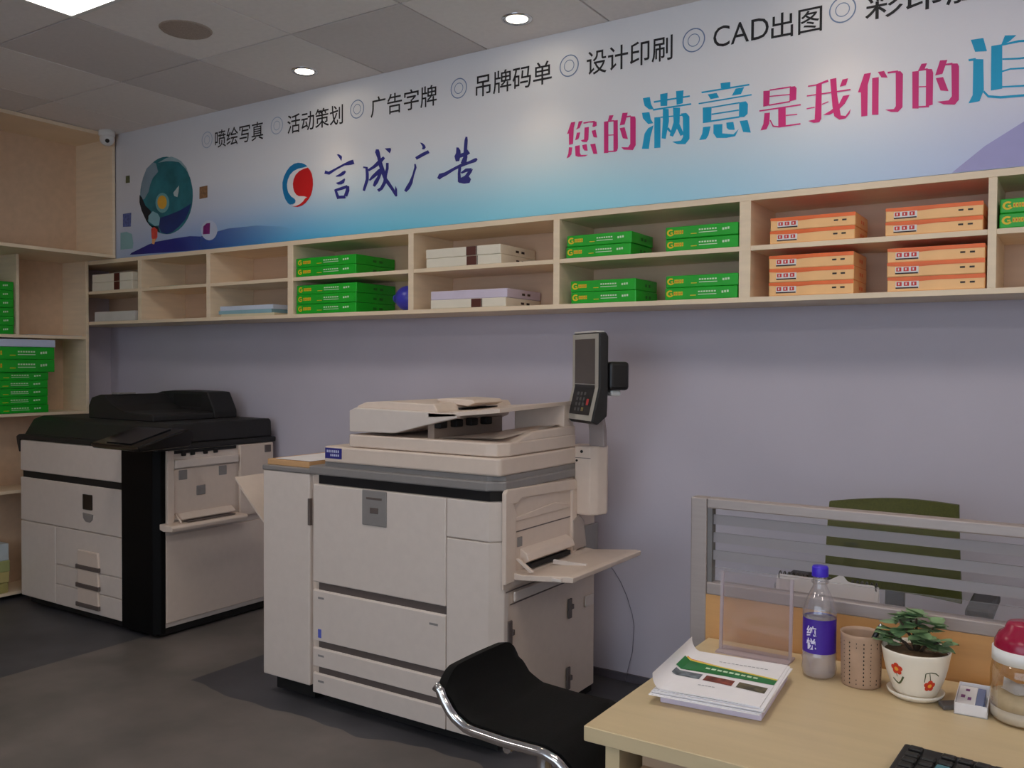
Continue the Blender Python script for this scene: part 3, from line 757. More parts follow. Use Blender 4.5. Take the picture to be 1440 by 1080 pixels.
# ================================================================== WALL SHELF
SZ0, SZ1 = 1.637, 2.036
t = thing('wall_shelf', (-2.0, -.16, SZ0), 'long two-row pale wooden pigeonhole shelf on the back wall under the banner', 'shelf')
SX0, SX1 = XL + .004, .42
MB().box(SX0, SX1, YB, -.012, 2.012, SZ1, WOODH, .001).build('top_board', t)
MB().box(SX0, SX1, YB, -.012, SZ0, 1.656, WOODH, .001).build('bottom_board', t)
MB().box(SX0, SX1, -.012, -.001, SZ0, SZ1, WOODBK).build('back_panel', t)
DIV = [(-4.785, -4.75), (-4.155, -4.122), (-3.505, -3.465), (-2.695, -2.663), (-1.905, -1.875), (-1.103, -1.06), (-.283, -.258)]
edges = [SX0] + [v for d in DIV for v in d] + [SX1]
for k in range(0, len(edges), 2):
    MB().box(edges[k], edges[k + 1], YB + .002, -.012, 1.828, 1.846, WOODH, .001).build('middle_board', t)
for (a, b_) in DIV:
    MB().box(a, b_, YB, -.012, 1.656, 2.012, WOOD, .001).build('divider', t)
# ================================================================== REAMS OF PAPER


def frame_T(origin, u, d):
    u, d = Vector(u).normalized(), Vector(d).normalized()
    T = Matrix((u, d, Vector((0, 0, 1)))).transposed().to_4x4()
    T.translation = Vector(origin)
    return T


def ream(kind, origin, W, D, H, label, group, u=(1, 0, 0), d=(0, 1, 0), turn=0.0):
    """A wrapped pack of paper: origin is its near lower left corner, front face looks along -d."""
    T = frame_T(origin, u, d) @ Matrix.Rotation(turn, 4, 'Z')
    t = thing('paper_ream', tuple(T @ Vector((W / 2, D / 2, 0))), label, 'paper ream', group)
    body = {'green': GREEN, 'orange': PEACH, 'white': IVORY, 'lilac': LILAC, 'grey': GREYWRAP}[kind]
    MB().box(0, W, 0, D, 0, H, body, .0035, 2, T).build('wrapper', t)

    def F(x, z, lift=.0008):
        return T @ Vector((x, -lift, z))

    def rect(mb, x0, x1, z0, z1, m, lift=.0008):
        mb.face([F(x0 * W, z0 * H, lift), F(x1 * W, z0 * H, lift), F(x1 * W, z1 * H, lift), F(x0 * W, z1 * H, lift)], m)
    if kind == 'green':
        g = MB()
        cx, cz, r0, r1 = .075 * W, .52 * H, .16 * H, .29 * H
        for q in range(14):
            a0, a1 = math.radians(50 + q * 20), math.radians(70 + q * 20)
            g.face([F(cx + rr * 1.15 * math.cos(a), cz + rr * math.sin(a)) for rr, a in ((r0, a0), (r1, a0), (r1, a1), (r0, a1))], YELLOW)
        rect(g, .075, .105, .44, .56, YELLOW)
        x = .125
        for wd in (.026, .03, .022, .03, .026):
            rect(g, x, x + wd * .8, .36, .68, YELLOW)
            rect(g, x + wd * .25, x + wd * .55, .45, .58, REDP, .0012)
            x += wd
        g.build('logo_print', t, label='yellow and red lettering')
        g = MB()
        rect(g, .36, .44, .30, .36, YELLOW)
        for k in range(7):
            rect(g, .47 + k * .036, .47 + k * .036 + .026, .56, .68, WHITEP)
        rect(g, .47, .72, .36, .42, WHITEP)
        for k in range(3):
            rect(g, .79 + k * .035, .79 + k * .035 + .025, .44 + .02 * k, .62 + .02 * k, WHITEP)
        g.build('fine_print', t, label='small white lettering')
    elif kind == 'orange':
        g = MB()
        g.face([F(.0, H * .80), F(W, H * .72), F(W, H), F(0, H)], ORANGE)
        g.face([F(.0, H * .80), F(W * .3, H * .66), F(W * .55, H * .74), F(W, H * .72), F(W * .5, H * .79)], ORANGE)
        rect(g, .09, .335, .2, .70, WHITE, .0012)
        for k in range(3):
            rect(g, .10 + k * .078, .155 + k * .078, .38, .66, REDP, .0016)
            rect(g, .118 + k * .078, .132 + k * .078, .44, .60, WHITE, .002)
        rect(g, .09, .33, .2, .29, DKPRINT, .0016)
        g.build('label_print', t, label='white and red label')
        g = MB()
        rect(g, .755, .805, .42, .54, DKPRINT)
        rect(g, .85, .90, .42, .54, DKPRINT)
        g.build('weight_mark', t)
        MB().box(.002, W - .002, .002, D - .002, H - .0015, H + .0008, ORANGE, 0, 2, T).build('wrapper_fold', t)
    elif kind == 'white':
        g = MB()
        rect(g, .555, .685, .03, .97, BROWN)
        rect(g, .69, .70, .03, .97, DKPRINT)
        g.build('brown_band', t)
    # end flap marks on the right hand end
    g = MB()
    em = {'green': GREENDK, 'orange': ORANGE, 'white': DKPRINT, 'lilac': DKPRINT, 'grey': DKPRINT}[kind]
    for k in range(2):
        y0 = D * (.42 + .16 * k)
        g.face([T @ Vector((W + .0008, y, z)) for y, z in ((y0, H * .35), (y0 + D * .09, H * .35), (y0 + D * .09, H * .6), (y0, H * .6))], em)
    g.build('end_print', t)
    return t


def stack(kind, x, z, n, W, D, H, labels, group, y=YB + .006, jitter=.006):
    for k in range(n):
        dx = random.uniform(-jitter, jitter)
        ream(kind, (x + dx, y + random.uniform(0, .004), z + k * (H + .0006)), W, D, H, labels[k], group, turn=random.uniform(-.004, .004))


ZM, ZL = 1.8466, 1.6566
A4, A3, DP = .297, .418, .21
stack('green', -3.449, ZM, 2, A3, .292, .0475, ['lower of two large green paper reams in the upper bay under the emblem', 'upper of two large green paper reams in the upper bay under the emblem'], 'green paper reams on the wall shelf', jitter=.003)
stack('green', -3.447, ZL, 3, A3, .292, .0485, ['bottom large green paper ream beside the blue ball', 'middle large green paper ream beside the blue ball', 'top large green paper ream beside the blue ball'], 'green paper reams on the wall shelf', jitter=.003)
stack('green', -1.845, ZM, 2, A4, DP, .0465, ['lower green ream in the left pair, upper bay under the magenta slogan start', 'upper green ream in the left pair, upper bay under the magenta slogan start'], 'green paper reams on the wall shelf')
stack('green', -1.399, ZM, 2, A4 - .006, DP, .0465, ['lower green ream in the right pair, upper bay left of the orange reams', 'upper green ream in the right pair, upper bay left of the orange reams'], 'green paper reams on the wall shelf', jitter=.002)
stack('green', -1.826, ZL, 2, A4, DP, .0465, ['lower green ream in the left pair, bottom bay above the copier console', 'upper green ream in the left pair, bottom bay above the copier console'], 'green paper reams on the wall shelf')
stack('green', -1.399, ZL, 2, A4 - .006, DP, .0465, ['lower green ream in the right pair, bottom bay left of the orange reams', 'upper green ream in the right pair, bottom bay left of the orange reams'], 'green paper reams on the wall shelf', jitter=.002)
stack('green', -.252, ZM, 2, A4, DP, .0465, ['lower green ream in the rightmost shelf bay', 'upper green ream in the rightmost shelf bay'], 'green paper reams on the wall shelf', jitter=.003)
G6 = 'orange paper reams on the wall shelf'
stack('orange', -.992, ZM, 2, A4, DP, .0465, ['lower orange ream of the left pair in the upper orange bay', 'upper orange ream of the left pair in the upper orange bay'], G6)
stack('orange', -.590, ZM, 2, A4, DP, .0465, ['lower orange ream of the right pair in the upper orange bay', 'upper orange ream of the right pair in the upper orange bay'], G6)
stack('orange', -.994, ZL, 3, A4, DP, .0485, ['bottom orange ream of the left three in the lower bay', 'middle orange ream of the left three in the lower bay', 'top orange ream of the left three in the lower bay'], G6, jitter=.003)
stack('orange', -.588, ZL, 3, A4, DP, .0485, ['bottom orange ream of the right three in the lower bay', 'middle orange ream of the right three in the lower bay', 'top orange ream of the right three in the lower bay'], G6, jitter=.003)
G4 = 'white paper reams on the wall shelf'
stack('white', -2.592, ZM, 2, A3, .292, .0425, ['lower ivory ream with brown band, upper bay right of the green reams', 'upper ivory ream with brown band, upper bay right of the green reams'], G4, jitter=.004)
ream('white', (-2.566, YB + .006, ZL), A3, .292, .040, 'lower ivory ream with a brown square, under the lilac one', G4)
ream('lilac', (-2.568, YB + .010, ZL + .0406), A3 + .006, .285, .040, 'pale lilac plain ream on top of the banded ivory one', G4, turn=.004)
stack('white', -5.262, ZM, 2, A3, .292, .052, ['lower white ream with brown band in the dark corner bay', 'upper white ream with brown band in the dark corner bay'], G4, jitter=.006)
ream('grey', (-5.245, YB + .008, ZL), A3, .285, .060, 'plain greyish white ream alone in the bottom corner bay', G4)

b = MB()
b.box(-4.715, -4.24, YB + .03, -.04, ZM, ZM + .006, mat('pale_olive_paper', (176, 170, 132), .7, var=.05), .001)
tag(b.build('paper_sheet_pile'), 'thin pale olive sheets lying in the upper bay next to the corner', 'paper')
t = thing('paper_pile', (-3.84, -.18, ZL), 'pale blue and white sheets in the lower bay left of the large green reams', 'paper')
for k, (m, z0, z1, dx) in enumerate(((mat('cream_sheets', (214, 204, 170), .7, var=.05), 0, .014, .02), (mat('pale_blue_sheets', (138, 178, 190), .7, var=.06), .014, .034, 0), (mat('white_blue_sheets', (196, 208, 226), .7, var=.04), .034, .058, .012))):
    MB().box(-4.065 + dx, -3.64 + dx, YB + .012, -.03, ZL + z0, ZL + z1, m, .001).build('sheets', t)
b = MB()
b.ball((-2.762, -.235, ZL + .062), .062, mat('blue_glossy_ball', (62, 62, 178), .3, var=.05), (1.12, 1, .99))
b.lathe([(.022, 0), (.02, .012), (.012, .02), (0, .022)], 0, 0, mat('blue_glossy_ball', (62, 62, 178), .3), 20,
        T=Matrix.Translation((-2.828, -.24, ZL + .062)) @ Matrix.Rotation(math.radians(-90), 4, 'Y'))
tag(b.build('ball'), 'shiny blue violet ball beside the large green reams', 'ball')

# ================================================================== LEFT SIDE CUPBOARDS
LC = -5.003
t = thing('wall_cupboard', (-5.28, -1.3, 2.037), 'open pale wooden cupboard hung under the ceiling on the left wall', 'cupboard')
Y0 = -2.3
MB().box(XL + .002, LC, Y0, -.322, 2.764, 2.785, WOOD, .001).build('top_board', t)
MB().box(XL + .002, LC, Y0, -.322, 2.037, 2.056, WOOD, .001).build('bottom_board', t)
for (a, b_) in ((-.341, -.322), (-1.36, -1.341), (Y0, Y0 + .019)):
    MB().box(XL + .002, LC, a, b_, 2.056, 2.764, WOOD, .001).build('side_panel', t)
MB().box(-5.40, -5.39, Y0 + .019, -.341, 2.056, 2.764, WOODBK).build('back_panel', t)
t = thing('bookcase', (-5.42, -1.3, 0), 'tall open pale wooden shelving against the left wall behind the black topped copier', 'bookcase')
LF = -5.29
for (a, b_) in ((-.341, -.322), (-1.42, -1.401), (Y0, Y0 + .019)):
    MB().box(XL + .002, LF, a, b_, 0, 2.036, WOOD, .001).build('side_panel', t)
for z0, z1 in ((.03, .048), (.628, .646), (1.080, 1.098), (1.545, 1.563)):
    MB().box(XL + .012, LF - .002, -1.401, -.341, z0, z1, WOOD, .001).build('shelf_board', t)
    MB().box(XL + .012, LF - .002, Y0 + .019, -1.42, z0, z1, WOOD, .001).build('shelf_board', t)
MB().box(XL + .012, LF, -.772, -.755, 1.563, 2.036, WOOD, .001).build('divider', t)
MB().box(XL + .002, XL + .010, Y0 + .019, -.341, .03, 2.036, WOODBK).build('back_panel', t)
GL = 'green paper reams in the left bookcase'
ord_ = ['bottom', 'second', 'third', 'fourth', 'fifth', 'top']
for k in range(6):
    ream('green', (LF - .006, -1.080, 1.5636 + k * .0512), .297, .21, .0506, '%s green ream of the six stacked on the upper bookcase shelf' % (ord_[k] if k in (0, 5) else ord_[k] + ' from bottom'), GL, u=(0, 1, 0), d=(-1, 0, 0), turn=random.uniform(-.01, .01))
for k in range(5):
    ream('green', (LF + .004, -1.006 + random.uniform(-.004, .004), 1.0986 + k * .0486), A3, .25, .048, '%s dark green ream of the five under the two thicker packs' % (['bottom', 'second', 'third', 'fourth', 'top'][k]), GL, u=(0, 1, 0), d=(-1, 0, 0))
for k in range(2):
    ream('green', (LF + .018, -.972, 1.3416 + k * .0746), A3, .265, .074, '%s of the two thick green packs in the lower bookcase stack' % ('lower', 'upper')[k], GL, u=(0, 1, 0), d=(-1, 0, 0))
b = MB()
b.box(LF - .245, LF + .022, -.974, -.551, 1.4911, 1.535, mat('pale_blue_box', (196, 208, 234), .5, var=.03), .003)
tag(b.build('flat_box'), 'flat pale blue white box on top of the thick green packs', 'box')
b = MB()
b.box(LF - .2, LF - .01, -.70, -.36, 1.5632, 1.5662, mat('loose_sheet', (190, 196, 206), .7, var=.03))
tag(b.build('paper_sheet'), 'pale loose sheet on the empty upper bookcase shelf', 'paper')
BAG = mat('white_plastic_wrap', (206, 206, 204), .35, var=.08, scale=14, bump=.5)
for k, (y, z, s) in enumerate(((-.99, .6465, 1), (-.98, .7335, .9))):
    b = MB()
    b.ball((LF - .10, y, z + .043 * s), .043 * s, BAG, (2.1, 3.1, 1))
    tag(b.build('wrapped_bundle'), ('lower', 'upper')[k] + ' white plastic wrapped bundle on the low bookcase shelf', 'bundle', 'wrapped bundles in the bookcase')
fl = [('folder', (168, 158, 96), .0, .062, 'lowest yellowish folder'), ('folder', (186, 172, 112), .062, .125, 'middle cream yellow folder'), ('folder', (160, 166, 110), .125, .19, 'upper olive yellow folder'),
      ('paper_pile', (186, 198, 204), .19, .29, 'pale blue grey paper pile')]
for n_, c_, z0, z1, lb in fl:
    b = MB()
    b.box(LF - .22, LF - .004 - random.uniform(0, .01), -1.12, -.815 + random.uniform(-.01, .01), .0485 + z0, .048 + z1, mat('file_' + lb.replace(' ', '_'), c_, .65, var=.08), .004)
    tag(b.build(n_), lb + ' at the bottom of the left bookcase', 'folder' if n_ == 'folder' else 'paper', 'files at the bottom of the bookcase')

# ================================================================== LEFT COPIER (black top)
t = thing('photocopier', (-4.55, -.43, 0), 'large photocopier with black lid and black front column beside the bookcase', 'photocopier')
Yf, Xr, Xl = -.81, -3.914, -5.187
CX = -4.205                                             # white front / black column joint
MB().box(Xl + .004, Xr - .004, Yf + .045, -.055, .05, .955, CREAM, .004).build('cabinet_body', t)
MB().box(Xl + .05, Xr - .02, Yf + .03, -.07, .012, .06, DARK).build('plinth', t)
for x in (Xl + .12, Xr - .12):
    for y in (Yf + .12, -.15):
        MB().lathe([(0, 0), (.03, 0), (.03, .012), (0, .012)], x, y, BLACKP, 20).build('foot', t)
MB().box(Xl, CX, Yf, Yf + .02, .775, .952, CREAM, .006).build('front_cover', t, label='upper front cover')
MB().box(Xl + .02, CX, Yf + .006, Yf + .014, .738, .778, DARK).build('front_groove', t)
MB().box(Xl, CX, Yf, Yf + .02, .488, .738, CREAM, .006).build('front_door', t)
MB().box(Xl, -4.83, Yf, Yf + .02, .05, .4855, CREAM, .006).build('tandem_drawer', t, label='wide lower left front panel')
MB().box(-4.828, CX, Yf, Yf + .02, .275, .4855, CREAM, .005).build('drawer', t)
d2 = MB().box(-4.828, CX, Yf, Yf + .02, .165, .273, CREAM, .005).build('drawer', t)
d3 = MB().box(-4.828, CX, Yf, Yf + .02, .05, .163, CREAM, .005).build('drawer', t)
hp = MB()
for k, z in enumerate((.30, .20, .095)):
    h = MB()
    h.prism([(-4.598, z + .085), (-4.41, z + .085), (-4.40, z), (-4.598, z)], 'y', Yf - .012, Yf + .002, CREAMW, .006)
    h.build('drawer_handle', t)
    MB().box(-4.61, -4.395, Yf - .016, Yf - .002, z - .018, z + .006, GREYD, .003).build('handle_grip', t)
MB().box(-4.555, -4.468, Yf - .004, Yf + .002, .607, .690, mat('badge_black', (34, 30, 26), .3, var=.1), .006).build('front_badge', t)
MB().prism([(-4.556, .59), (-4.46, .585), (-4.468, .555), (-4.49, .54), (-4.53, .542), (-4.552, .56)], 'y', Yf - .005, Yf + .002, GREYP, .003).build('door_latch', t)
col = MB()
col.prism([(CX, Yf - .004), (-3.945, Yf - .004), (Xr + .002, Yf + .022), (Xr + .002, Yf + .050), (Xr - .05, Yf + .050), (CX, Yf + .046)], 'z', .024, .965, mat('black_column_plastic', (7, 7, 8), .6, var=.1, spec=.15), .004)
col.build('front_column', t, label='black corner column')
# side: feed recess, slot, bypass tray
MB().box(Xr - .006, Xr + .002, -.712, -.315, .935, .952, DARK).build('paper_slot', t)
s_ = MB()
for y in (-.655, -.60, -.52, -.455):
    s_.box(Xr, Xr + .012, y - .012, y + .012, .922, .945, DARK, .003)
s_.build('exit_roller', t)
MB().box(Xr - .002, Xr + .022, -.715, -.312, .862, .905, CREAM, .005).build('exit_ledge', t)
MB().box(Xr - .002, Xr + .006, -.715, -.318, .60, .855, CREAMW, .003).build('feed_door', t)
MB().box(Xr - .002, Xr + .018, -.30, -.065, .56, .952, CREAMW, .005).build('rear_side_cover', t)
MB().box(Xr + .014, Xr + .022, -.13, -.085, .90, .94, GREYD, .003).build('side_latch', t)
MB().box(Xr - .002, Xr + .016, -.7585, -.718, .555, .955, CREAMW, .004).build('side_trim', t)
for (y, z, w_, h_) in ((-.66, .80, .05, .05), (-.41, .80, .05, .05), (-.55, .71, .055, .05), (-.755, .72, .0, .0)):
    if w_:
        MB().box(Xr + .003, Xr + .010, y - w_ / 2, y + w_ / 2, z, z + h_, GREYP, .003).build('side_sticker_plate', t)
tr = MB()
tr.prism([(Xr, .588), (Xr + .095, .585), (Xr + .105, .575), (Xr + .10, .556), (Xr + .03, .552), (Xr, .56)], 'y', -.795, -.318, CREAMW, .004)
trp = tr.build('bypass_tray', t)
MB().prism([(Xr + .004, .628), (Xr + .02, .632), (Xr + .055, .605), (Xr + .05, .597), (Xr + .004, .597)], 'y', -.70, -.36, CREAMW, .004).build('feed_flap', trp)
MB().box(Xr + .02, Xr + .075, -.68, -.38, .588, .594, GREYD, .002).build('feed_roller', trp)
MB().tube([(Xr + .004, -.705, .63), (Xr + .075, -.72, .592)], .005, CREAMW, 8).build('tray_arm', trp)
MB().box(Xr - .002, Xr + .006, -.7585, -.06, .075, .525, CREAMW, .004).build('side_panel', t)
# black scanner bed, lid and feeder
MB().box(Xl - .008, Xr + .01, Yf - .004, -.04, .955, .985, BLACKM, .006).build('scanner_bed', t)
lid = MB()
lid.prism([(Yf + .0, .985), (Yf + .055, 1.072), (Yf + .11, 1.088), (-.075, 1.088), (-.065, 1.075), (-.06, .985)], 'x', -5.145, Xr + .0, BLACKM, .008)
lid.build('document_cover', t)
hk = MB()
hk.prism([(Xl - .012, .985), (Xl - .045, .97), (Xl - .035, .93), (Xl - .015, .88), (Xl - .004, .95)], 'y', Yf, Yf + .08, BLACKM, .003)
hk.build('side_hook', t)
f = MB()
f.prism([(-4.73, 1.088), (-4.73, 1.16), (-4.70, 1.205), (-4.62, 1.222), (-4.58, 1.222), (-4.50, 1.165), (-4.40, 1.135), (-4.26, 1.128), (-4.16, 1.128), (-4.14, 1.12), (-4.14, 1.088)], 'y', -.67, -.28, BLACKM, .006)
f.prism([(-4.73, 1.088), (-4.73, 1.165), (-4.70, 1.212), (-4.62, 1.232), (-4.50, 1.240), (-4.26, 1.238), (-4.20, 1.234), (-4.14, 1.13), (-4.14, 1.088)], 'y', -.28, -.12, BLACKM, .006)
fo = f.build('document_feeder', t)
MB().box(-4.50, -4.25, -.2815, -.27, 1.15, 1.222, DARK).build('paper_exit', fo)
MB().box(-4.62, -4.57, -.60, -.48, 1.222, 1.232, GREYP, .003).build('paper_guide', fo)
pn = MB()
pn.prism([(-1.0, .975), (-1.015, 1.0), (-.74, 1.072), (-.70, 1.06), (-.72, .985)], 'x', -4.16, -3.76, mat('gloss_black_panel', (14, 14, 15), .12, var=.1), .01, 3)
po = pn.build('control_panel', t)
MB().prism([(-.985, 1.0085), (-.765, 1.0665), (-.768, 1.0695), (-.988, 1.0115)], 'x', -4.06, -3.86, mat('panel_screen_dark', (40, 40, 44), .15, var=.1)).build('touch_screen', po)
MB().box(-3.93, -3.87, -.74, -.7, 1.02, 1.06, BLACKP, .006).build('panel_hinge', po)

# ================================================================== RIGHT COPIER (cream)
t = thing('photocopier', (-2.2, -.6, 0), 'large cream photocopier with raised screen console in the middle of the room', 'photocopier')
XS, XA, YF2, YR = -1.735, -2.645, -.98, -.245
ch = [(XA, YF2 + .014), (-1.777, YF2 + .014), (XS - .004, YF2 + .055), (XS - .004, YR), (XA, YR)]
MB().prism(ch, 'z', .055, .95, CREAMW, .003).build('cabinet_body', t)
MB().box(XA + .02, XS - .03, YF2 + .05, YR + .03, .01, .06, DARK).build('plinth', t)
for x in (XA + .1, XS - .1):
    for y in (YF2 + .14, YR - .1):
        MB().lathe([(0, 0), (.03, 0), (.03, .01), (0, .01)], x, y, BLACKP, 20).build('foot', t)
XD = -1.966
fd = MB().box(XA, XD, YF2, YF2 + .02, .512, .912, CREAM, .005).build('front_door', t)
bd = MB().box(-2.374, -2.249, YF2 - .004, YF2 + .002, .774, .911, GREYP, .003).build('front_badge', t)
MB().box(-2.332, -2.290, YF2 - .006, YF2 - .003, .822, .845, GREYD, .002).build('badge_emblem', bd)
MB().box(-2.352, -2.272, YF2 - .005, YF2 - .003, .875, .884, GREYD, .001).build('badge_slot', bd)
cp = lambda z0, z1: MB().prism([(XD + .004, YF2), (-1.777, YF2), (XS, YF2 + .042), (XS, YF2 + .07), (XD + .004, YF2 + .05)], 'z', z0, z1, CREAM, .003)
cp(.772, .912).build('corner_cover', t, label='upper right corner cover')
cp(.058, .768).build('corner_cover', t, label='tall lower right corner cover')
for z0, z1, h0, h1 in ((.274, .481, .481, .512), (.168, .245, .245, .274), (.058, .140, .140, .168)):
    d_ = MB()
    d_.prism([(YF2, z0), (YF2, z1 - .006), (YF2 + .006, z1), (YF2 + .02, z1), (YF2 + .02, z0)], 'x', XA, XD, CREAM, .002)
    do = d_.build('drawer', t)
    MB().box(XA + .026, XD - .001, YF2 + .009, YF2 + .016, h0, h1, GREYD).build('drawer_grip', do)
    MB().box(XA + .03, XA + .062, YF2 - .001, YF2 + .004, z1 - .035, z1 - .027, GREYP).build('size_mark', do)
MB().box(XD - .075, XD - .035, YF2 - .001, YF2 + .004, .435, .443, GREYP).build('size_mark', t)
MB().box(XA + .03, XA + .048, YF2 - .001, YF2 + .004, .287, .322, mat('blue_sticker', (88, 100, 196), .5, var=.05)).build('blue_sticker', t)
MB().prism([(-2.617, YF2 + .006), (-1.775, YF2 + .006), (XS - .002, YF2 + .045), (XS - .002, YF2 + .08), (-2.617, YF2 + .08)], 'z', .915, .952, BLACKP).build('vent_strip', t, label='black strip under the grey band')
bnd = MB()
bnd.prism([(-2.662, YF2 - .006), (-1.784, YF2 - .006), (XS + .006, YF2 + .04), (XS + .006, -.36), (-2.662, -.30)], 'z', .951, .986, GREYP, .006)
bnd.prism([(-2.59, YF2 + .012), (-1.79, YF2 + .012), (XS, YF2 + .05), (XS, -.36), (-2.59, -.30)], 'z', .984, 1.006, GREYP, .003)
bnd.build('grey_band', t)
sc = MB()
sc.prism([(-2.581, YF2), (-1.74, YF2), (XS + .004, YF2 + .01), (XS + .004, -.36), (-2.581, -.30)], 'z', 1.006, 1.070, CREAMW, .007)
so = sc.build('scanner_base', t)
st = MB().box(-2.575, -2.485, YF2 - .0015, YF2 + .001, 1.022, 1.064, mat('navy_sticker', (44, 44, 128), .4, var=.1)).build('maker_sticker', so)
g = MB()
for x0, x1, z0, z1 in ((-2.565, -2.505, 1.046, 1.056), (-2.545, -2.50, 1.031, 1.040)):
    x = x0
    while x < x1:
        g.face([(x, YF2 - .0025, z0), (x + .007, YF2 - .0025, z0), (x + .007, YF2 - .0025, z1), (x, YF2 - .0025, z1)], mat('sticker_pale', (190, 196, 226), .5, var=.03))
        x += .010
g.build('sticker_lettering', st)
ad = MB()
YA, YAR = -.965, -.42
ad.prism([(-2.461, YA), (-1.80, YA), (-1.758, YA + .01), (-1.735, YA + .06), (-1.735, YAR), (-2.461, YAR)], 'z', 1.072, 1.122, CREAMW, .006)
ad.prism([(YA + .06, 1.118), (YA + .10, 1.122), (YA + .22, 1.152), (YAR, 1.158), (YAR, 1.118)], 'x', -1.87, -1.737, CREAMW, .006)
ado = ad.build('document_cover', t)
fe = MB()
# feeder housing: front outline with the underside sweeping up to the lip
fe.prism([(-2.459, 1.132), (-2.459, 1.216), (-2.43, 1.228), (-2.02, 1.222), (-1.93, 1.2225), (-1.93, 1.205), (-2.08, 1.172), (-2.227, 1.136)], 'y', YA, YA + .03, CREAM, .004)
fe.prism([(-2.459, 1.132), (-2.459, 1.218), (-2.44, 1.236), (-2.40, 1.250), (-2.30, 1.256), (-2.06, 1.252), (-2.04, 1.225), (-2.06, 1.19), (-2.12, 1.165), (-2.227, 1.136)], 'y', YA + .03, YAR, CREAMW, .005)
feo = fe.build('document_feeder', t)
sl = MB()


def slab(u, v):
    # tray slab rising to the right and to the back
    x = -2.06 + (.318) * u
    y = YA + (YAR - YA) * v
    z = 1.219 + .026 * u ** 1.3 + .012 * v
    return Vector((x, y, z))


sl.grid(lambda u, v: slab(u, v), 8, 8, CREAMW)
sl.grid(lambda u, v: slab(u, 1 - v) - Vector((0, 0, .014)), 8, 8, CREAMW)
for (fa, fb) in ((lambda s: slab(s, 0), 1), (lambda s: slab(1, s), 1), (lambda s: slab(1 - s, 1), 1)):
    sl.grid(lambda u, v, fa=fa: fa(u) - Vector((0, 0, .014 * v)), 10, 1, CREAMW)
sl.build('document_tray', feo)
MB().prism([(-2.13, 1.252), (-2.16, 1.262), (-2.10, 1.270), (-1.98, 1.266), (-1.965, 1.254), (-2.0, 1.240)], 'y', -.80, -.60, CREAMW, .005).build('paper_guide', feo)
MB().box(-2.06, -2.03, -.80, -.55, 1.2255, 1.2335, DARK).build('feed_mouth', feo)
ex = MB()
ex.box(-2.09, -2.06, YA + .035, YAR - .05, 1.122, 1.186, mat('feeder_inner_beige', (150, 134, 122), .5, var=.04))
ex.build('inner_wall', feo)
for k in range(4):
    MB().box(-2.062, -2.03, -.93 + .10 * k, -.885 + .10 * k, 1.160, 1.190, DARK, .005).build('exit_roller', feo)
MB().prism([(-1.98, 1.12), (-1.98, 1.222), (-1.745, 1.252), (-1.745, 1.155), (-1.80, 1.12)], 'y', -.50, YAR, CREAMW, .004).build('rear_support', feo)
tr = MB()
tr.grid(lambda u, v: Vector((-2.05 + .29 * u, YA + .05 + (YAR - YA - .13) * v, 1.124 + .03 * u * v + .012 * u)), 6, 6, CREAM)
tr.build('output_tray', ado)
# side: duplex door and bypass tray
sd = MB()
XO = XS + .016
sd.prism([(-.955, .60), (-.955, .945), (-.94, .958), (-.45, .945), (-.435, .93), (-.435, .60)], 'x', XS - .002, XS + .006, CREAMW, .003)
sd.prism([(-.955, .905), (-.955, .945), (-.94, .958), (-.45, .945), (-.435, .93), (-.435, .895), (-.49, .905), (-.85, .917), (-.88, .90)], 'x', XS, XO, CREAMW, .004)
sd.prism([(-.955, .62), (-.955, .915), (-.905, .905), (-.885, .86), (-.885, .62)], 'x', XS, XO, CREAMW, .004)
sd.prism([(-.475, .64), (-.435, .62), (-.435, .91), (-.475, .905)], 'x', XS, XO, CREAMW, .004)
sdo = sd.build('side_door', t)
MB().prism([(-.88, .835), (-.48, .835), (-.48, .848), (-.60, .87), (-.88, .85)], 'x', XS + .004, XS + .010, CREAMW, .003).build('door_rib', sdo)
MB().box(XS + .005, XS + .0075, -.885, -.475, .795, .799, SEAM).build('door_seam', sdo)
MB().box(XS + .004, XS + .010, -.865, -.835, .74, .775, GREYP, .002).build('door_clip', sdo)
MB().prism([(XS, .735), (XS + .035, .715), (XS + .045, .69), (XS + .02, .675), (XS, .675)], 'y', -.845, -.50, CREAMW, .004).build('feed_housing', t)
MB().box(XS + .002, XS + .04, -.82, -.53, .66, .676, DARK).build('feed_slot', t)
tr = MB()
tr.prism([(XS + .0, .632), (XS + .02, .628), (-1.478, .650), (-1.476, .668), (-1.50, .670), (XS + .05, .650), (XS, .655)], 'y', -.90, -.35, CREAMW, .003)
tro = tr.build('bypass_tray', t)
MB().box(-1.56, -1.52, -.908, -.892, .648, .660, CREAM, .002).build('tray_clip', tro)
MB().prism([(XS + .01, .70), (XS + .022, .705), (XS + .088, .662), (XS + .072, .657)], 'y', -.885, -.873, CREAMW, .002).build('tray_arm', tro)
MB().box(XS + .06, XS + .2, -.70, -.688, .655, .672, CREAM, .002, 2).build('paper_guide', tro)
MB().prism([(-.47, .66), (-.47, .78), (-.42, .80), (-.38, .77), (-.36, .66)], 'x', XS, XS + .02, mat('translucent_guard', (170, 158, 148), .35, var=.05), .004).build('tray_guard', t)
MB().box(XS, XS + .004, -.435, -.405, .76, .82, GREYD, .002).build('side_latch', t)
for y, z0, z1 in ((-.905, .39, .48), (-.465, .385, .465), (-.475, .10, .19)):
    l = MB()
    l.box(XS - .001, XS + .007, y - .013, y + .013, z0, z1, GREYD, .003)
    l.box(XS, XS + .011, y + .008, y + .022, z0 + .035, z0 + .055, GREYD, .002)
    l.build('side_latch', t)
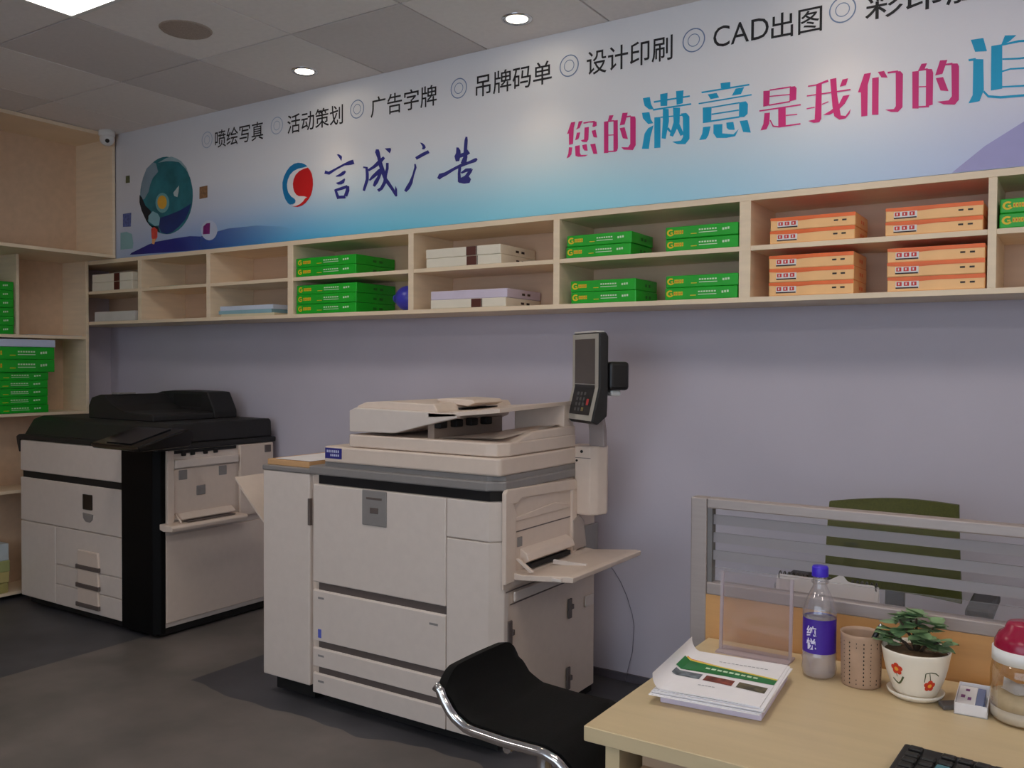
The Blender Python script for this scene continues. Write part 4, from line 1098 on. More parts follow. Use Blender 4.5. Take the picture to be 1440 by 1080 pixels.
for z_, y0, y1, dz in ((.585, -.93, -.53, .004), (.535, -.90, -.50, .004)):
    MB().box(XS - .001, XS + .0015, y0, y1, z_, z_ + dz, SEAM).build('panel_seam', t)
MB().box(XS - .002, XS + .008, -.88, -.50, .542, .580, CREAM, .005).build('side_grip', t)
MB().box(XS - .001, XS + .006, -.335, -.265, .40, .445, CREAM, .002).build('cable_cap', t)
MB().box(XS - .002, XS + .012, -.36, YR + .002, .56, .74, GREYP, .003).build('rear_trim', t, label='brownish grey rear trim')
# console on its post
ps = MB()
ps.prism([(XS + .002, -.435), (-1.662, -.435), (-1.640, -.41), (-1.625, -.36), (-1.64, -.32), (XS + .002, -.32)], 'z', .80, 1.076, CREAMW, .006)
ps.prism([(XS - .05, .952), (XS - .05, 1.074), (XS + .004, 1.074), (XS + .004, .80), (XS - .02, .80)], 'y', -.40, -.30, CREAMW, .004)
pso = ps.build('console_post', t)
MB().box(XS + .006, -1.66, -.4362, -.4345, 1.028, 1.0305, SEAM).build('post_seam', pso)
MB().lathe([(0, 0), (.006, 0), (.006, .003), (0, .003)], 0, 0, DARK, 14, T=Matrix.Translation((-1.70, -.4345, 1.055)) @ Matrix.Rotation(math.radians(90), 4, 'X')).build('screw', pso)
MB().lathe([(0, 0), (.0045, 0), (.0045, .003), (0, .003)], 0, 0, DARK, 14, T=Matrix.Translation((-1.722, -.4345, 1.018)) @ Matrix.Rotation(math.radians(90), 4, 'X')).build('screw', pso)
arm = MB()
arm.prism([(-.40, 1.074), (-.405, 1.14), (-.42, 1.20), (-.47, 1.34), (-.45, 1.345), (-.395, 1.205), (-.375, 1.14), (-.37, 1.074)], 'x', -1.685, -1.618, mat('console_arm_grey', (150, 140, 138), .4, var=.04), .004)
arm.build('console_arm', t)
a_ = math.radians(36)
CT = Matrix.Translation((-1.655, -.49, 1.36)) @ Matrix.Rotation(-a_, 4, 'Z')
cn = MB()
W2 = .118
# side profile (depth, height): upper part upright, lower part leaning towards the user
prof = [(0, .165), (.0, -.045), (-.030, -.175), (-.006, -.188), (.036, -.155), (.040, -.03), (.040, .15), (.030, .168)]
cn.prism([(y, z) for y, z in prof], 'x', -W2, W2, BLACKM, .006, 3, CT)
cno = cn.build('console', t)
fr = MB()
BZ = mat('console_bezel_grey', (176, 172, 162), .4, var=.04)


def fpt(x, s):
    # point on the console's front skin, s from bottom (0) to top (1)
    k = .37
    if s < k:
        q = s / k
        return CT @ Vector((x, -.030 + .030 * q - .0022, -.172 + .127 * q))
    q = (s - k) / (1 - k)
    return CT @ Vector((x, -.0022, -.045 + .207 * q))


def fq(mb, x0, x1, s0, s1, m, lift=0.0):
    for a0, a1 in ((s0, min(s1, .37)), (max(s0, .37), s1)):
        if a1 - a0 > 1e-4:
            off = CT.to_3x3() @ Vector((0, -lift, 0))
            mb.face([fpt(x0, a0) + off, fpt(x1, a0) + off, fpt(x1, a1) + off, fpt(x0, a1) + off], m)


fq(fr, -W2 + .002, W2 - .002, .0, 1., BZ)
fr.build('bezel', cno)
b = MB()
fq(b, -W2 + .026, W2 - .03, .41, .94, mat('console_screen', (92, 84, 78), .12, var=.05), .0012)
b.build('screen', cno)
b = MB()
fq(b, -W2 + .026, W2 - .03, .06, .40, mat('console_keypad', (40, 40, 42), .35, var=.1), .0012)
for r_ in range(4):
    for c_ in range(3):
        fq(b, -.05 + .03 * c_, -.032 + .03 * c_, .10 + .06 * r_, .135 + .06 * r_, mat('console_key', (92, 92, 92), .4, var=.05), .003)
b.build('keypad', cno)
b = MB()
fq(b, .045, .065, .17, .24, mat('console_red_key', (178, 52, 48), .4, var=.05), .003)
fq(b, .012, .03, .10, .14, mat('console_yellow_key', (200, 180, 96), .4, var=.05), .003)
b.build('coloured_key', cno)
MB().box(-W2 + .02, W2 - .02, -.004, .03, .166, .173, mat('console_top_pale', (206, 204, 200), .3, var=.02), .002, 2, CT).build('top_edge', cno)
hb = MB().box(.03, .13, .042, .125, -.055, .055, BLACKP, .014, 3, CT)
hb.build('hinge_block', cno)
MB().box(.05, .10, .06, .105, -.078, -.055, WHITE, .008, 2, CT).build('hinge_knob', cno)
# finisher on the left with its output tray
FN0, FN1 = -2.941, -2.664
fi = MB().box(FN0, FN1, YF2 + .0, -.29, .078, .950, CREAM, .006).build('finisher', t)
MB().box(FN0 - .003, FN1 + .002, YF2 - .003, -.288, .950, .972, GREYP, .005).build('finisher_top', fi, label='grey top edge')
MB().box(FN1, XA, YF2 + .02, -.30, .06, .945, CREAMW).build('joint_cover', t)
MB().box(FN1 - .008, FN1 + .004, YF2 - .004, YF2 + .012, .74, .85, GREYD, .002).build('finisher_latch', fi)
MB().box(FN0 + .03, FN1 - .02, YF2 + .05, -.33, .01, .08, DARK).build('plinth', fi)
ot = MB()


def tray(u, v, o=0.0):
    x = FN0 - .004 - .318 * (1 - u) ** .9
    z = .62 + .262 * (1 - u) ** 1.15
    return Vector((x, -.86 + .50 * v, z - o))


ot.grid(lambda u, v: tray(u, v), 10, 6, CREAMW)
ot.grid(lambda u, v: tray(u, 1 - v, .012), 10, 6, CREAMW)
for vv in (0, 1):
    ot.grid(lambda u, v, vv=vv: tray(u, vv, .012 * v), 10, 1, CREAMW)
ot.grid(lambda u, v: tray(0, u, .012 * v), 6, 1, CREAMW)
ot.build('output_tray', fi)
b = MB()
b.box(-2.93, -2.68, -.965, -.36, .9722, .996, mat('kraft_sheets', (200, 158, 112), .7, var=.06, scale=5), .002)
tag(b.build('kraft_paper_pile'), 'tan kraft paper pile lying on the finisher of the cream copier', 'paper')
b = MB()
b.grid(lambda u, v: Vector((-2.895 + .21 * u, -.955 + .30 * v, .9985 + .004 * math.sin(3 * u) * v)), 8, 8, PAPER)
b.grid(lambda u, v: Vector((-2.895 + .21 * u, -.955 + .30 * (1 - v), .9975 + .004 * math.sin(3 * u) * (1 - v))), 8, 8, PAPER)
tag(b.build('paper_sheet'), 'white sheet lying on the tan kraft paper pile', 'paper')
# ================================================================== STOOL WITH CHROME FRAME
t = thing('stool', (-1.16, -1.6, 0), 'black low backed stool with chrome rail pulled up to the desk', 'stool')
prof = [(-1.372, .618), (-1.366, .590), (-1.352, .560), (-1.325, .526), (-1.283, .505), (-1.175, .499), (-1.065, .500), (-1.022, .488), (-.988, .460), (-.962, .415), (-.948, .36)]


def prof_at(s):
    L = [0]
    for i in range(1, len(prof)):
        L.append(L[-1] + math.hypot(prof[i][0] - prof[i - 1][0], prof[i][1] - prof[i - 1][1]))
    d = s * L[-1]
    for i in range(1, len(prof)):
        if d <= L[i] + 1e-9:
            k = (d - L[i - 1]) / (L[i] - L[i - 1])
            return (prof[i - 1][0] + k * (prof[i][0] - prof[i - 1][0]), prof[i - 1][1] + k * (prof[i][1] - prof[i - 1][1]))
    return prof[-1]


def seat(u, v, th=0.0):
    # u along the profile from backrest lip to front drop, v across
    x, z = prof_at(u)
    x2, z2 = prof_at(min(1, u + .02))
    x1, z1 = prof_at(max(0, u - .02))
    tx, tz = x2 - x1, z2 - z1
    l = math.hypot(tx, tz)
    nx, nz = tz / l, -tx / l
    y = -1.768 + .343 * v
    e = math.sin(math.pi * v)
    dip = .012 * e
    # rounded upper corners of the backrest
    edge = abs(v - .5) * 2
    drop = .045 * max(0, (edge - .62) / .38) ** 2.2 * max(0, 1 - u / .12)
    s = th + dip - (.010 * (1 - edge ** 6))
    return Vector((x + nx * s + .1 * drop, y, z + nz * s - drop))


sm = MB()
sm.grid(lambda u, v: seat(u, v, 0), 44, 18, FABRIC)
sm.grid(lambda u, v: seat(u, 1 - v, .028), 44, 18, FABRIC)
sm.grid(lambda u, v: seat(0, u, .028 * v), 18, 2, FABRIC)
sm.grid(lambda u, v: seat(1, 1 - u, .028 * v), 18, 2, FABRIC)
sm.grid(lambda u, v: seat(u, 0, .028 * v), 44, 2, FABRIC)
sm.grid(lambda u, v: seat(1 - u, 1, .028 * v), 44, 2, FABRIC)
sm.build('seat', t)
for y, below in ((-1.782, .013), (-1.440, .044)):
    pts = []
    for k in range(33):
        x, z = prof_at(.015 + .985 * k / 32)
        x1, z1 = prof_at(max(0, .0 + .985 * k / 32 - .01))
        x2, z2 = prof_at(min(1, .03 + .985 * k / 32))
        l = math.hypot(x2 - x1, z2 - z1)
        pts.append((x + (z2 - z1) / l * below, y, z - (x2 - x1) / l * below - (.035 if k == 0 else .008 if k == 1 else 0)))
    MB().tube(pts, .0125, CHROME, 12).build('side_rail', t, label='curved chrome side rail')
MB().tube([(-1.17, -1.78, .47), (-1.17, -1.6, .455), (-1.17, -1.415, .47)], .012, CHROME).build('cross_rail', t)
MB().lathe([(0, .05), (.028, .05), (.028, .30), (.021, .30), (.021, .45), (.07, .452), (.07, .462), (0, .462)], -1.17, -1.6, CHROME, 24).build('pedestal', t)
MB().lathe([(0, 0), (.19, 0), (.19, .006), (.16, .016), (.05, .035), (.03, .06), (0, .06)], -1.17, -1.6, CHROME, 40).build('base', t)

# ================================================================== DESK AND PARTITION
DX0, DX1, DY0, DY1 = -.757, .75, -2.156, -1.530
t = thing('desk', (0, -1.85, 0), 'pale beech desk with square edge in the near right corner', 'desk')
MB().box(DX0, DX1, DY0, DY1, .722, .75, DESK, .0015, 1).build('desktop', t)
MB().box(-.722, -.694, DY0 + .018, DY1 - .01, 0, .722, DESK, .001).build('side_panel', t)
MB().box(.69, .718, DY0 + .018, DY1 - .01, 0, .722, DESK, .001).build('side_panel', t)
MB().box(-.694, .69, DY1 - .04, DY1 - .022, .3, .722, DESK, .001).build('modesty_panel', t)
t = thing('drawer_pedestal', (-.45, -1.85, 0), 'brown toned drawer unit under the left end of the desk', 'drawer unit')
PED = mat('pedestal_laminate', (176, 148, 120), .5, var=.06, scale=4)
MB().box(-.660, -.27, DY0 + .04, DY1 - .06, .04, .705, PED, .002).build('carcass', t)
for k in range(3):
    d_ = MB().box(-.658, -.272, DY0 + .024, DY0 + .041, .05 + .215 * k, .258 + .215 * k, PED, .002).build('drawer', t)
    MB().box(-.50, -.43, DY0 + .012, DY0 + .025, .20 + .215 * k, .212 + .215 * k, ALU, .002).build('handle', d_)
for x in (-.62, -.31):
    for y in (DY0 + .08, DY1 - .1):
        MB().lathe([(0, 0), (.022, 0), (.022, .042), (0, .042)], x, y, BLACKP, 16).build('castor', t)

t = thing('desk_partition', (0, -1.51, 0), 'low desk partition with aluminium frame, striped frosted glass and honey wood panel', 'partition')
PX0, PX1, PY0, PY1 = -.805, .78, -1.528, -1.492
MB().box(PX0, PX0 + .040, PY0, PY1, 0, 1.084, ALU, .003).build('post', t)
MB().box(PX1 - .040, PX1, PY0, PY1, 0, 1.084, ALU, .003).build('post', t)
MB().box(PX0 + .0405, PX1 - .0405, PY0, PY1, 1.060, 1.084, ALU, .003).build('top_rail', t)
MB().box(PX0 + .0405, PX1 - .0405, PY0, PY1, .853, .882, ALU, .003).build('lower_rail', t)
MB().box(PX0 + .0405, PX0 + .052, PY0 + .006, PY1 - .006, .882, 1.060, mat('frame_reveal_grey', (120, 116, 114), .4, .4, var=.04)).build('glass_channel', t)
wp = MB().box(PX0 + .034, PX1 - .034, PY0 + .002, PY1 - .002, .10, .853, DESKPANEL, .001)
wp.build('wood_panel', t)
gl = MB()
CLEARG = clear('partition_glass', (252, 253, 253), .06)
FROST = clear('partition_frosting', (225, 230, 230), .05, .88, (192, 189, 193), .3)
HAZY = clear('partition_lower_glass', (252, 252, 252), .05, .08, (214, 211, 214), .3)
z, on = 1.060, 0
cuts = [1.060, 1.0435, 1.0205, 1.0005, .977, .9577, .935, .917, .882]
for k in range(len(cuts) - 1):
    gl.box(PX0 + .046, PX1 - .046, -1.5125, -1.5075, cuts[k + 1], cuts[k], HAZY if k == 7 else CLEARG if k % 2 == 0 else FROST)
gl.build('glass_pane', t)
for x in (PX0 + .02, PX1 - .02):
    MB().box(x - .03, x + .03, PY0 + .002, PY1 - .002, -.0, .02, BLACKP, .004).build('foot', t)

# opposite desk beyond the partition
t = thing('desk', (0, -1.18, 0), 'second beech desk beyond the frosted partition carrying the calendar', 'desk')
MB().box(DX0, DX1, PY1 + .004, -1.04, .722, .75, DESK, .0015, 1).build('desktop', t)
for x in (-.722, .69):
    MB().box(x, x + .028, PY1 + .012, -1.06, 0, .722, DESK, .001).build('side_panel', t)

# olive chair behind the partition
t = thing('office_chair', (-.54, -.56, 0), 'olive green office chair seen through the striped glass', 'chair')
ck = MB()


def back(u, v, o=0.0):
    x = -.735 + .395 * u
    z = .665 + (.277 + .009 * math.sin(math.pi * u) + .022 * u) * v
    y = -.50 + .05 * math.sin(math.pi * u) + .05 * v * v + o
    e = .03 * (abs(u - .5) * 2) ** 8 * (1 if v > .9 else 0)
    return Vector((x + (.012 if False else 0) + .018 * u * (1 - v), y, z - e * 0))


ck.grid(lambda u, v: back(u, v), 20, 16, GREENC)
ck.grid(lambda u, v: back(1 - u, v, .022), 20, 16, GREENC)
ck.grid(lambda u, v: back(u, 1, .022 * v), 20, 1, GREENC)
ck.grid(lambda u, v: back(1 - u, 0, .022 * v), 20, 1, GREENC)
ck.grid(lambda u, v: back(0, 1 - u, .022 * v), 16, 1, GREENC)
ck.grid(lambda u, v: back(1, u, .022 * v), 16, 1, GREENC)
ck.build('backrest', t)
MB().box(-.72, -.33, -.86, -.50, .43, .50, GREENC, .03, 4).build('seat', t)
MB().prism([(-.50, .44), (-.41, .43), (-.375, .80), (-.395, .81), (-.44, .47)], 'x', -.56, -.50, BLACKP, .004).build('back_bar', t)
for s, x in ((-1, -.775), (1, -.245)):
    a = MB()
    a.tube([(x + .03 * -s, -.62, .44), (x, -.64, .46), (x, -.66, .60), (x, -.70, .70)], .013, BLACKP)
    ao = a.build('armrest', t)
    MB().box(x - .035, x + .035, -.83, -.58, .70, .735, BLACKM, .012, 3).build('arm_pad', ao)
MB().tube([(-.53, -.66, .12), (-.53, -.66, .43)], .025, BLACKP, 16).build('gas_lift', t)
bs = MB()
bs.lathe([(0, .09), (.05, .09), (.045, .13), (0, .13)], -.53, -.66, BLACKP, 20)
bso = bs.build('star_base', t)
for k in range(5):
    a = 2 * math.pi * k / 5 + .3
    ex, ey = -.53 + .27 * math.cos(a), -.66 + .27 * math.sin(a)
    MB().tube([(-.53, -.66, .11), (ex, ey, .07)], [.026, .016], BLACKP, 10).build('spoke', bso)
    MB().ball((ex, ey, .03), .03, BLACKP, (1, .7, 1)).build('castor', bso)

# desk calendar standing on the opposite desk
t = thing('desk_calendar', (-.54, -1.28, .75), 'white spiral bound desk calendar behind the partition glass', 'calendar')
cm = MB()
cm.prism([(-1.335, .7505), (-1.297, .868), (-1.293, .868), (-1.331, .7505)], 'x', -.662, -.418, PAPER)
cm.prism([(-1.255, .7505), (-1.291, .868), (-1.295, .868), (-1.259, .7505)], 'x', -.662, -.418, PAPER)
cm.build('card_stand', t)
pg = MB()
pg.prism([(-.652, .79), (-.652, .875), (-.53, .875), (-.515, .884), (-.50, .893), (-.487, .878), (-.478, .875), (-.425, .875), (-.425, .79)], 'y', -1.3105, -1.3095, PAPER)
pg.build('torn_page', t)
for k in range(22):
    x = -.655 + .232 * k / 21
    if -.53 < x < -.485:
        continue
    MB().tube([(x, -1.294 + .010 * math.cos(a), .868 + .010 * math.sin(a)) for a in [i * math.pi / 5 for i in range(10)]], .0018, BLACKP, 5).build('spiral_loop', t)

# ================================================================== THINGS ON THE DESK
ZD = .7503
# water bottle
bx, by = -.468, -1.652
t = thing('water_bottle', (bx, by, ZD), 'clear water bottle with purple cap and purple label', 'bottle')
PET = clear('clear_bottle_plastic', (250, 250, 252), .3, .10, (232, 228, 236))
body = MB()
body.lathe([(0, ZD), (.026, ZD), (.033, ZD + .006), (.0355, ZD + .018), (.0335, ZD + .034), (.0355, ZD + .040), (.034, ZD + .046), (.0345, ZD + .052), (.0330, ZD + .054), (.0330, ZD + .124),
            (.0345, ZD + .128), (.034, ZD + .138), (.030, ZD + .156), (.021, ZD + .176), (.0145, ZD + .190), (.0140, ZD + .212)], bx, by, PET, 40)
body.build('body', t)
MB().lathe([(0, ZD + .004), (.030, ZD + .004), (.0335, ZD + .018), (.0318, ZD + .034), (.0325, ZD + .052), (.0318, ZD + .06), (.0318, ZD + .122), (0, ZD + .122)], bx, by, clear('bottle_water', (252, 252, 253), .05, .36, (240, 236, 240)), 36).build('water', t)
MB().lathe([(.0338, ZD + .054), (.0338, ZD + .125)], bx, by, mat('purple_label', (62, 28, 150), .4, var=.1), 40).build('label_sleeve', t)
MB().lathe([(.0142, ZD + .196), (.0172, ZD + .197), (.0172, ZD + .202), (.0142, ZD + .203)], bx, by, PET, 30).build('neck_ring', t)
MB().lathe([(.0165, ZD + .211), (.0168, ZD + .213), (.0166, ZD + .229), (.015, ZD + .232), (0, ZD + .232)], bx, by, mat('purple_cap', (58, 34, 190), .4, var=.05), 32).build('cap', t)
lt = MB()
th0 = math.atan2(-3.5637 - by, 0 - bx)


def around(u, v, z0, z1, a0, a1, r=.0346):
    a = th0 + a0 + (a1 - a0) * u
    return Vector((bx + r * math.cos(a), by + r * math.sin(a), z0 + (z1 - z0) * v))


LW = mat('label_white_ink', (222, 218, 240), .5, var=.03)
lt.text('纯', lambda u, v: around(u, v, ZD + .088, ZD + .112, -.82, -.18), LW, .02)
lt.text('悦', lambda u, v: around(u, v, ZD + .062, ZD + .086, -.82, -.18), LW, .02)
lt.build('label_lettering', t)

# woven pen pot with a pen
px, py = -.384, -1.652
t = thing('pen_pot', (px, py, ZD), 'beige woven plastic pen pot with dark holes beside the bottle', 'pen pot')
PP = mat('beige_pen_pot', (176, 146, 122), .6, var=.08, scale=30)
pm = MB()
pm.lathe([(0, ZD), (.037, ZD), (.0385, ZD + .004), (.0405, ZD + .100), (.0415, ZD + .107), (.0395, ZD + .107), (.0375, ZD + .100), (.0355, ZD + .006), (0, ZD + .006)], px, py, PP, 48)
pm.build('pot', t)
hl = MB()
tp = math.atan2(-3.5637 - py, -px)
for c_ in range(18):
    a = tp + 2 * math.pi * c_ / 18 + .12
    for k in range(11):
        z = ZD + .010 + .0082 * k
        r = .0385 + .002 * (z - ZD) / .1 + .0006
        s, hz = (.0016, .0024) if c_ % 2 == 0 else (.0011, .0018)
        if c_ % 3 == 2 and 1 < k < 9:
            continue
        ta = Vector((-math.sin(a), math.cos(a), 0))
        c = Vector((px + r * math.cos(a), py + r * math.sin(a), z))
        hl.face([c - ta * s, c + Vector((0, 0, -hz)), c + ta * s, c + Vector((0, 0, hz))], DARK)
hl.build('hole_pattern', t)
t = thing('pen', (px, py, ZD + .008), 'black pen with silver tip leaning in the beige pen pot', 'pen')
p0, p1 = Vector((px - .014, py + .006, ZD + .012)), Vector((px + .043, py - .029, ZD + .137))
dirp = (p1 - p0).normalized()
MB().tube([p0, p0 + dirp * .10, p1 - dirp * .018], [.0045, .005, .005], BLACKP, 12).build('barrel', t)
MB().tube([p1 - dirp * .018, p1 - dirp * .002, p1], [.0045, .003, .0015], CHROME, 12).build('tip', t)

# flower pot with a small plant
fx, fy = -.279, -1.664
t = thing('potted_plant', (fx, fy, ZD), 'small leafy plant in a cream pot painted with red flowers', 'plant')
POT = mat('cream_glazed_pot', (232, 224, 208), .3, var=.03, scale=12, bump=.1)
MB().lathe([(0, ZD), (.040, ZD), (.051, ZD + .008), (.053, ZD + .014), (.050, ZD + .014), (.042, ZD + .008), (0, ZD + .006)], fx, fy, POT, 48).build('saucer', t)
pot = MB()
PR = [(0, .0065), (.036, .0065), (.041, .014), (.048, .030), (.054, .048), (.0585, .066), (.062, .086), (.0635, .094), (.0625, .097), (.0595, .094), (.056, .080), (0, .078)]
pot.lathe([(r, ZD + z) for r, z in PR], fx, fy, POT, 56)
po = pot.build('pot', t)
MB().lathe([(0, ZD + .091), (.03, ZD + .091), (.0590, ZD + .088)], fx, fy, mat('brown_potting_soil', (120, 92, 66), .9, var=.35, scale=90, bump=.8), 40).build('soil', t)
tf = math.atan2(-3.5637 - fy, -fx)


def pot_r(z):
    for i in range(1, 8):
        (r0, z0), (r1, z1) = PR[i], PR[i + 1]
        if z0 <= z <= z1:
            return r0 + (r1 - r0) * (z - z0) / (z1 - z0) + .0007
    return .06


def pp(a, z, lift=0.0):
    r = pot_r(z) + lift
    return Vector((fx + r * math.cos(tf + a), fy + r * math.sin(tf + a), ZD + z))


FR = mat('red_petal_paint', (206, 58, 34), .4, var=.1, scale=80)
FY = mat('orange_centre_paint', (240, 170, 60), .4, var=.1)
FG = mat('olive_leaf_paint', (74, 84, 50), .45, var=.1)
fm = MB()


def flower(a0, z0, s):
    for k in range(5):
        q = math.radians(90 + 72 * k)
        pts = []
        for j in range(10):
            w_ = 2 * math.pi * j / 10
            du = .55 * s * math.cos(q) + .42 * s * math.cos(w_)
            dz = .55 * s * math.sin(q) + .42 * s * math.sin(w_)
            pts.append(pp(a0 + du / .055, z0 + dz))
        fm.face(pts, FR)
    fm.face([pp(a0 + .34 * s * math.cos(w_) / .055, z0 + .34 * s * math.sin(w_), .0006) for w_ in [2 * math.pi * j / 10 for j in range(10)]], FY)


def strokep(pts, w_):
    for (u0, z0), (u1, z1) in zip(pts[:-1], pts[1:]):
        n = Vector((-(z1 - z0), u1 - u0)).normalized() * w_ / 2
        fm.face([pp((u0 + n.x) / .055, z0 + n.y), pp((u1 + n.x) / .055, z1 + n.y), pp((u1 - n.x) / .055, z1 - n.y), pp((u0 - n.x) / .055, z0 - n.y)], FG)


flower(-.62, .064, .0125)
strokep([(-.036, .055), (-.035, .048)], .0012)
strokep([(-.047, .042), (-.040, .036), (-.034, .034), (-.028, .040), (-.022, .051)], .0035)
flower(.50, .038, .0125)
strokep([(.016, .046), (.017, .064), (.026, .066), (.036, .064), (.043, .058)], .0018)
strokep([(.024, .064), (.027, .050)], .0014)
fm.build('flower_painting', po)
stm = MB()
STEM = mat('dark_plant_stem', (62, 48, 34), .7, var=.15)
LEAF = mat('grey_green_leaf', (122, 152, 108), .5, var=.25, scale=30)
stems = [((.0, .0), (.0, .0, .155)), ((.004, .002), (-.03, -.01, .150)), ((-.002, .004), (.03, .005, .140)), ((.0, -.004), (-.048, -.02, .122)), ((.003, .0), (.043, -.02, .118)), ((0, 0), (.012, -.025, .13)), ((0, 0), (-.015, .02, .15))]
for (a, b_) in stems:
    stm.tube([(fx + a[0], fy + a[1], ZD + .082), (fx + b_[0] * .4, fy + b_[1] * .4, ZD + .08 + (b_[2] - .08) * .6), (fx + b_[0], fy + b_[1], ZD + b_[2])], [.0042, .003, .0016], STEM, 8)
stm.build('stem', t)
lf = MB()
rl = random.Random(5)


def leaf(c, dirv, size, tilt):
    d = Vector(dirv).normalized()
    side = d.cross(Vector((0, 0, 1))).normalized()
    up = side.cross(d)
    n = 6
    for i in range(n):
        for sgn in (-1, 1):
            def P(q, e):
                w_ = size * .80 * math.sin(math.pi * min(1, q ** .8)) * (1 + .12 * math.sin(9 * q))
                return Vector(c) + d * size * 1.15 * q + side * sgn * w_ * e + up * (size * .10 * e - tilt * size * q * q)
            q0, q1 = i / n, (i + 1) / n
            lf.face([P(q0, 0), P(q1, 0), P(q1, 1), P(q0, 1)] if sgn > 0 else [P(q0, 1), P(q1, 1), P(q1, 0), P(q0, 0)], LEAF, True)


for (a, b_) in stems:
    tip = (fx + b_[0], fy + b_[1], ZD + b_[2])
    for k in range(9):
        an = rl.uniform(0, 2 * math.pi)
        leaf((tip[0] + rl.uniform(-.010, .010), tip[1] + rl.uniform(-.010, .010), tip[2] + rl.uniform(-.022, .006)), (math.cos(an), math.sin(an), rl.uniform(.0, .8)), rl.uniform(.019, .030), rl.uniform(.1, .6))
lf.build('foliage', t)

# card tray, eraser, jar
t = thing('card_box', (-.176, -1.652, ZD), 'small open white box of name cards between plant and jar', 'box')
KT = Matrix.Translation((-.178, -1.655, ZD)) @ Matrix.Rotation(math.radians(2), 4, 'Z')
kb = MB()
kb.box(-.028, .028, -.064, .064, 0, .002, WHITE, 0, 2, KT)
for a in ((-.028, .028, -.064, -.0625), (-.028, .028, .0625, .064), (-.028, -.0265, -.064, .064), (.0265, .028, -.064, .064)):
    kb.box(a[0], a[1], a[2], a[3], 0, .022, PAPER, 0, 2, KT)
kb.build('open_tray', t)
c1 = MB()
c1.box(-.026, .006, -.058, .05, .002, .019, PAPER, .0008, 1, KT)
c1.build('white_card_stack', t)
c2 = MB()
c2.box(.006, .020, -.058, .05, .002, .0185, mat('blue_grey_card', (112, 128, 168), .5, var=.06), .0008, 1, KT)
c2.build('blue_card_stack', t)
c3 = MB()
for (x0, x1, y0, y1) in ((-.02, -.013, -.02, -.005), (-.008, -.002, -.03, -.015), (-.014, -.007, .02, .032)):
    c3.box(x0, x1, y0, y1, .0192, .0196, mat('card_purple_print', (130, 60, 130), .5, var=.1), 0, 2, KT)
c3.build('card_print', t)
b = MB()
b.prism([(-.235, -1.69), (-.207, -1.668), (-.203, -1.70), (-.222, -1.715)], 'z', ZD, ZD + .009, mat('grey_eraser', (96, 92, 90), .6, var=.1), .002)
tag(b.build('eraser'), 'small grey eraser lying between the pot saucer and the card box', 'eraser')

jx, jy = -.092, -1.684
t = thing('glass_jar', (jx, jy, ZD), 'clear jar with dark red lid and white collar at the right edge', 'jar')
JG = clear('clear_jar_glass', (248, 246, 240), .2)
MB().lathe([(0, ZD), (.050, ZD), (.055, ZD + .006), (.056, ZD + .02), (.056, ZD + .088), (.053, ZD + .104), (.047, ZD + .114)], jx, jy, JG, 48).build('body', t)
MB().lathe([(0, ZD + .003), (.05, ZD + .003), (.0545, ZD + .008), (.0545, ZD + .026), (0, ZD + .026)], jx, jy, mat('jar_sugar_layer', (214, 206, 196), .8, var=.08, scale=60), 40).build('white_filling', t)
MB().lathe([(0, ZD + .0265), (.054, ZD + .0265), (.0545, ZD + .046), (.03, ZD + .056), (0, ZD + .052)], jx, jy, mat('jar_beige_layer', (196, 178, 150), .8, var=.1, scale=60), 40).build('beige_filling', t)
tis = MB()
tis.grid(lambda u, v: Vector((jx - .035 + .07 * u, jy - .035 + .07 * v, ZD + .060 + .005 * math.sin(7 * u + 2) * math.cos(6 * v))), 10, 10, PAPER)
tis.build('paper_slip', t)
MB().lathe([(.046, ZD + .110), (.054, ZD + .110), (.0535, ZD + .133), (.050, ZD + .134)], jx, jy, WHITE, 44).build('collar', t)
MB().lathe([(.0505, ZD + .133), (.050, ZD + .145), (.043, ZD + .160), (.034, ZD + .167), (.030, ZD + .178), (.027, ZD + .181), (0, ZD + .182)], jx, jy, mat('dark_red_lid', (150, 18, 56), .25, var=.05), 44).build('lid', t)

# acrylic sign holder
t = thing('sign_holder', (-.626, -1.61, ZD), 'empty clear acrylic sign holder standing against the partition', 'sign holder')
AC = clear('clear_acrylic', (248, 246, 248), .12, .10, (226, 218, 220), .1)
ACE = clear('acrylic_edge', (240, 236, 240), .2, .5, (236, 228, 236), .1)
MB().prism([(-1.604, ZD + .004), (-1.600, ZD + .004), (-1.592, ZD + .180), (-1.596, ZD + .180)], 'x', -.700, -.544, AC).build('panel', t)
for x in (-.703, -.545):
    MB().prism([(-1.606, ZD), (-1.598, ZD), (-1.590, ZD + .180), (-1.598, ZD + .180)], 'x', x, x + .006, ACE).build('edge_strip', t)
MB().box(-.703, -.539, -1.63, -1.575, ZD, ZD + .004, ACE).build('foot_plate', t)

# paper stack with brochure on top
PT = frame_T((-.706, -1.985, ZD), (math.cos(math.radians(5)), math.sin(math.radians(5)), 0), (-math.sin(math.radians(5)), math.cos(math.radians(5)), 0))
b = MB().box(.02, .214, .005, .25, 0, .016, LILAC, .003, 2, PT)
tag(b.build('paper_pad'), 'lilac wrapped paper pad at the bottom of the desk paper stack', 'paper')
t = thing('paper_stack', tuple(PT @ Vector((.11, .13, .0165))), 'stack of loose white sheets between brochure and lilac pad', 'paper')
for k in range(6):
    o_ = random.uniform(-.004, .004)
    MB().box(.006 + o_, .217 + o_, -.006 + o_, .258 - o_, .0165 + .0018 * k, .0165 + .0018 * k + .0015, PAPER, 0, 2, PT @ Matrix.Rotation(random.uniform(-.02, .02), 4, 'Z')).build('sheet', t)
t = thing('brochure', tuple(PT @ Vector((.11, .13, .028))), 'white brochure with green band and three photos, left edge curling up', 'brochure')


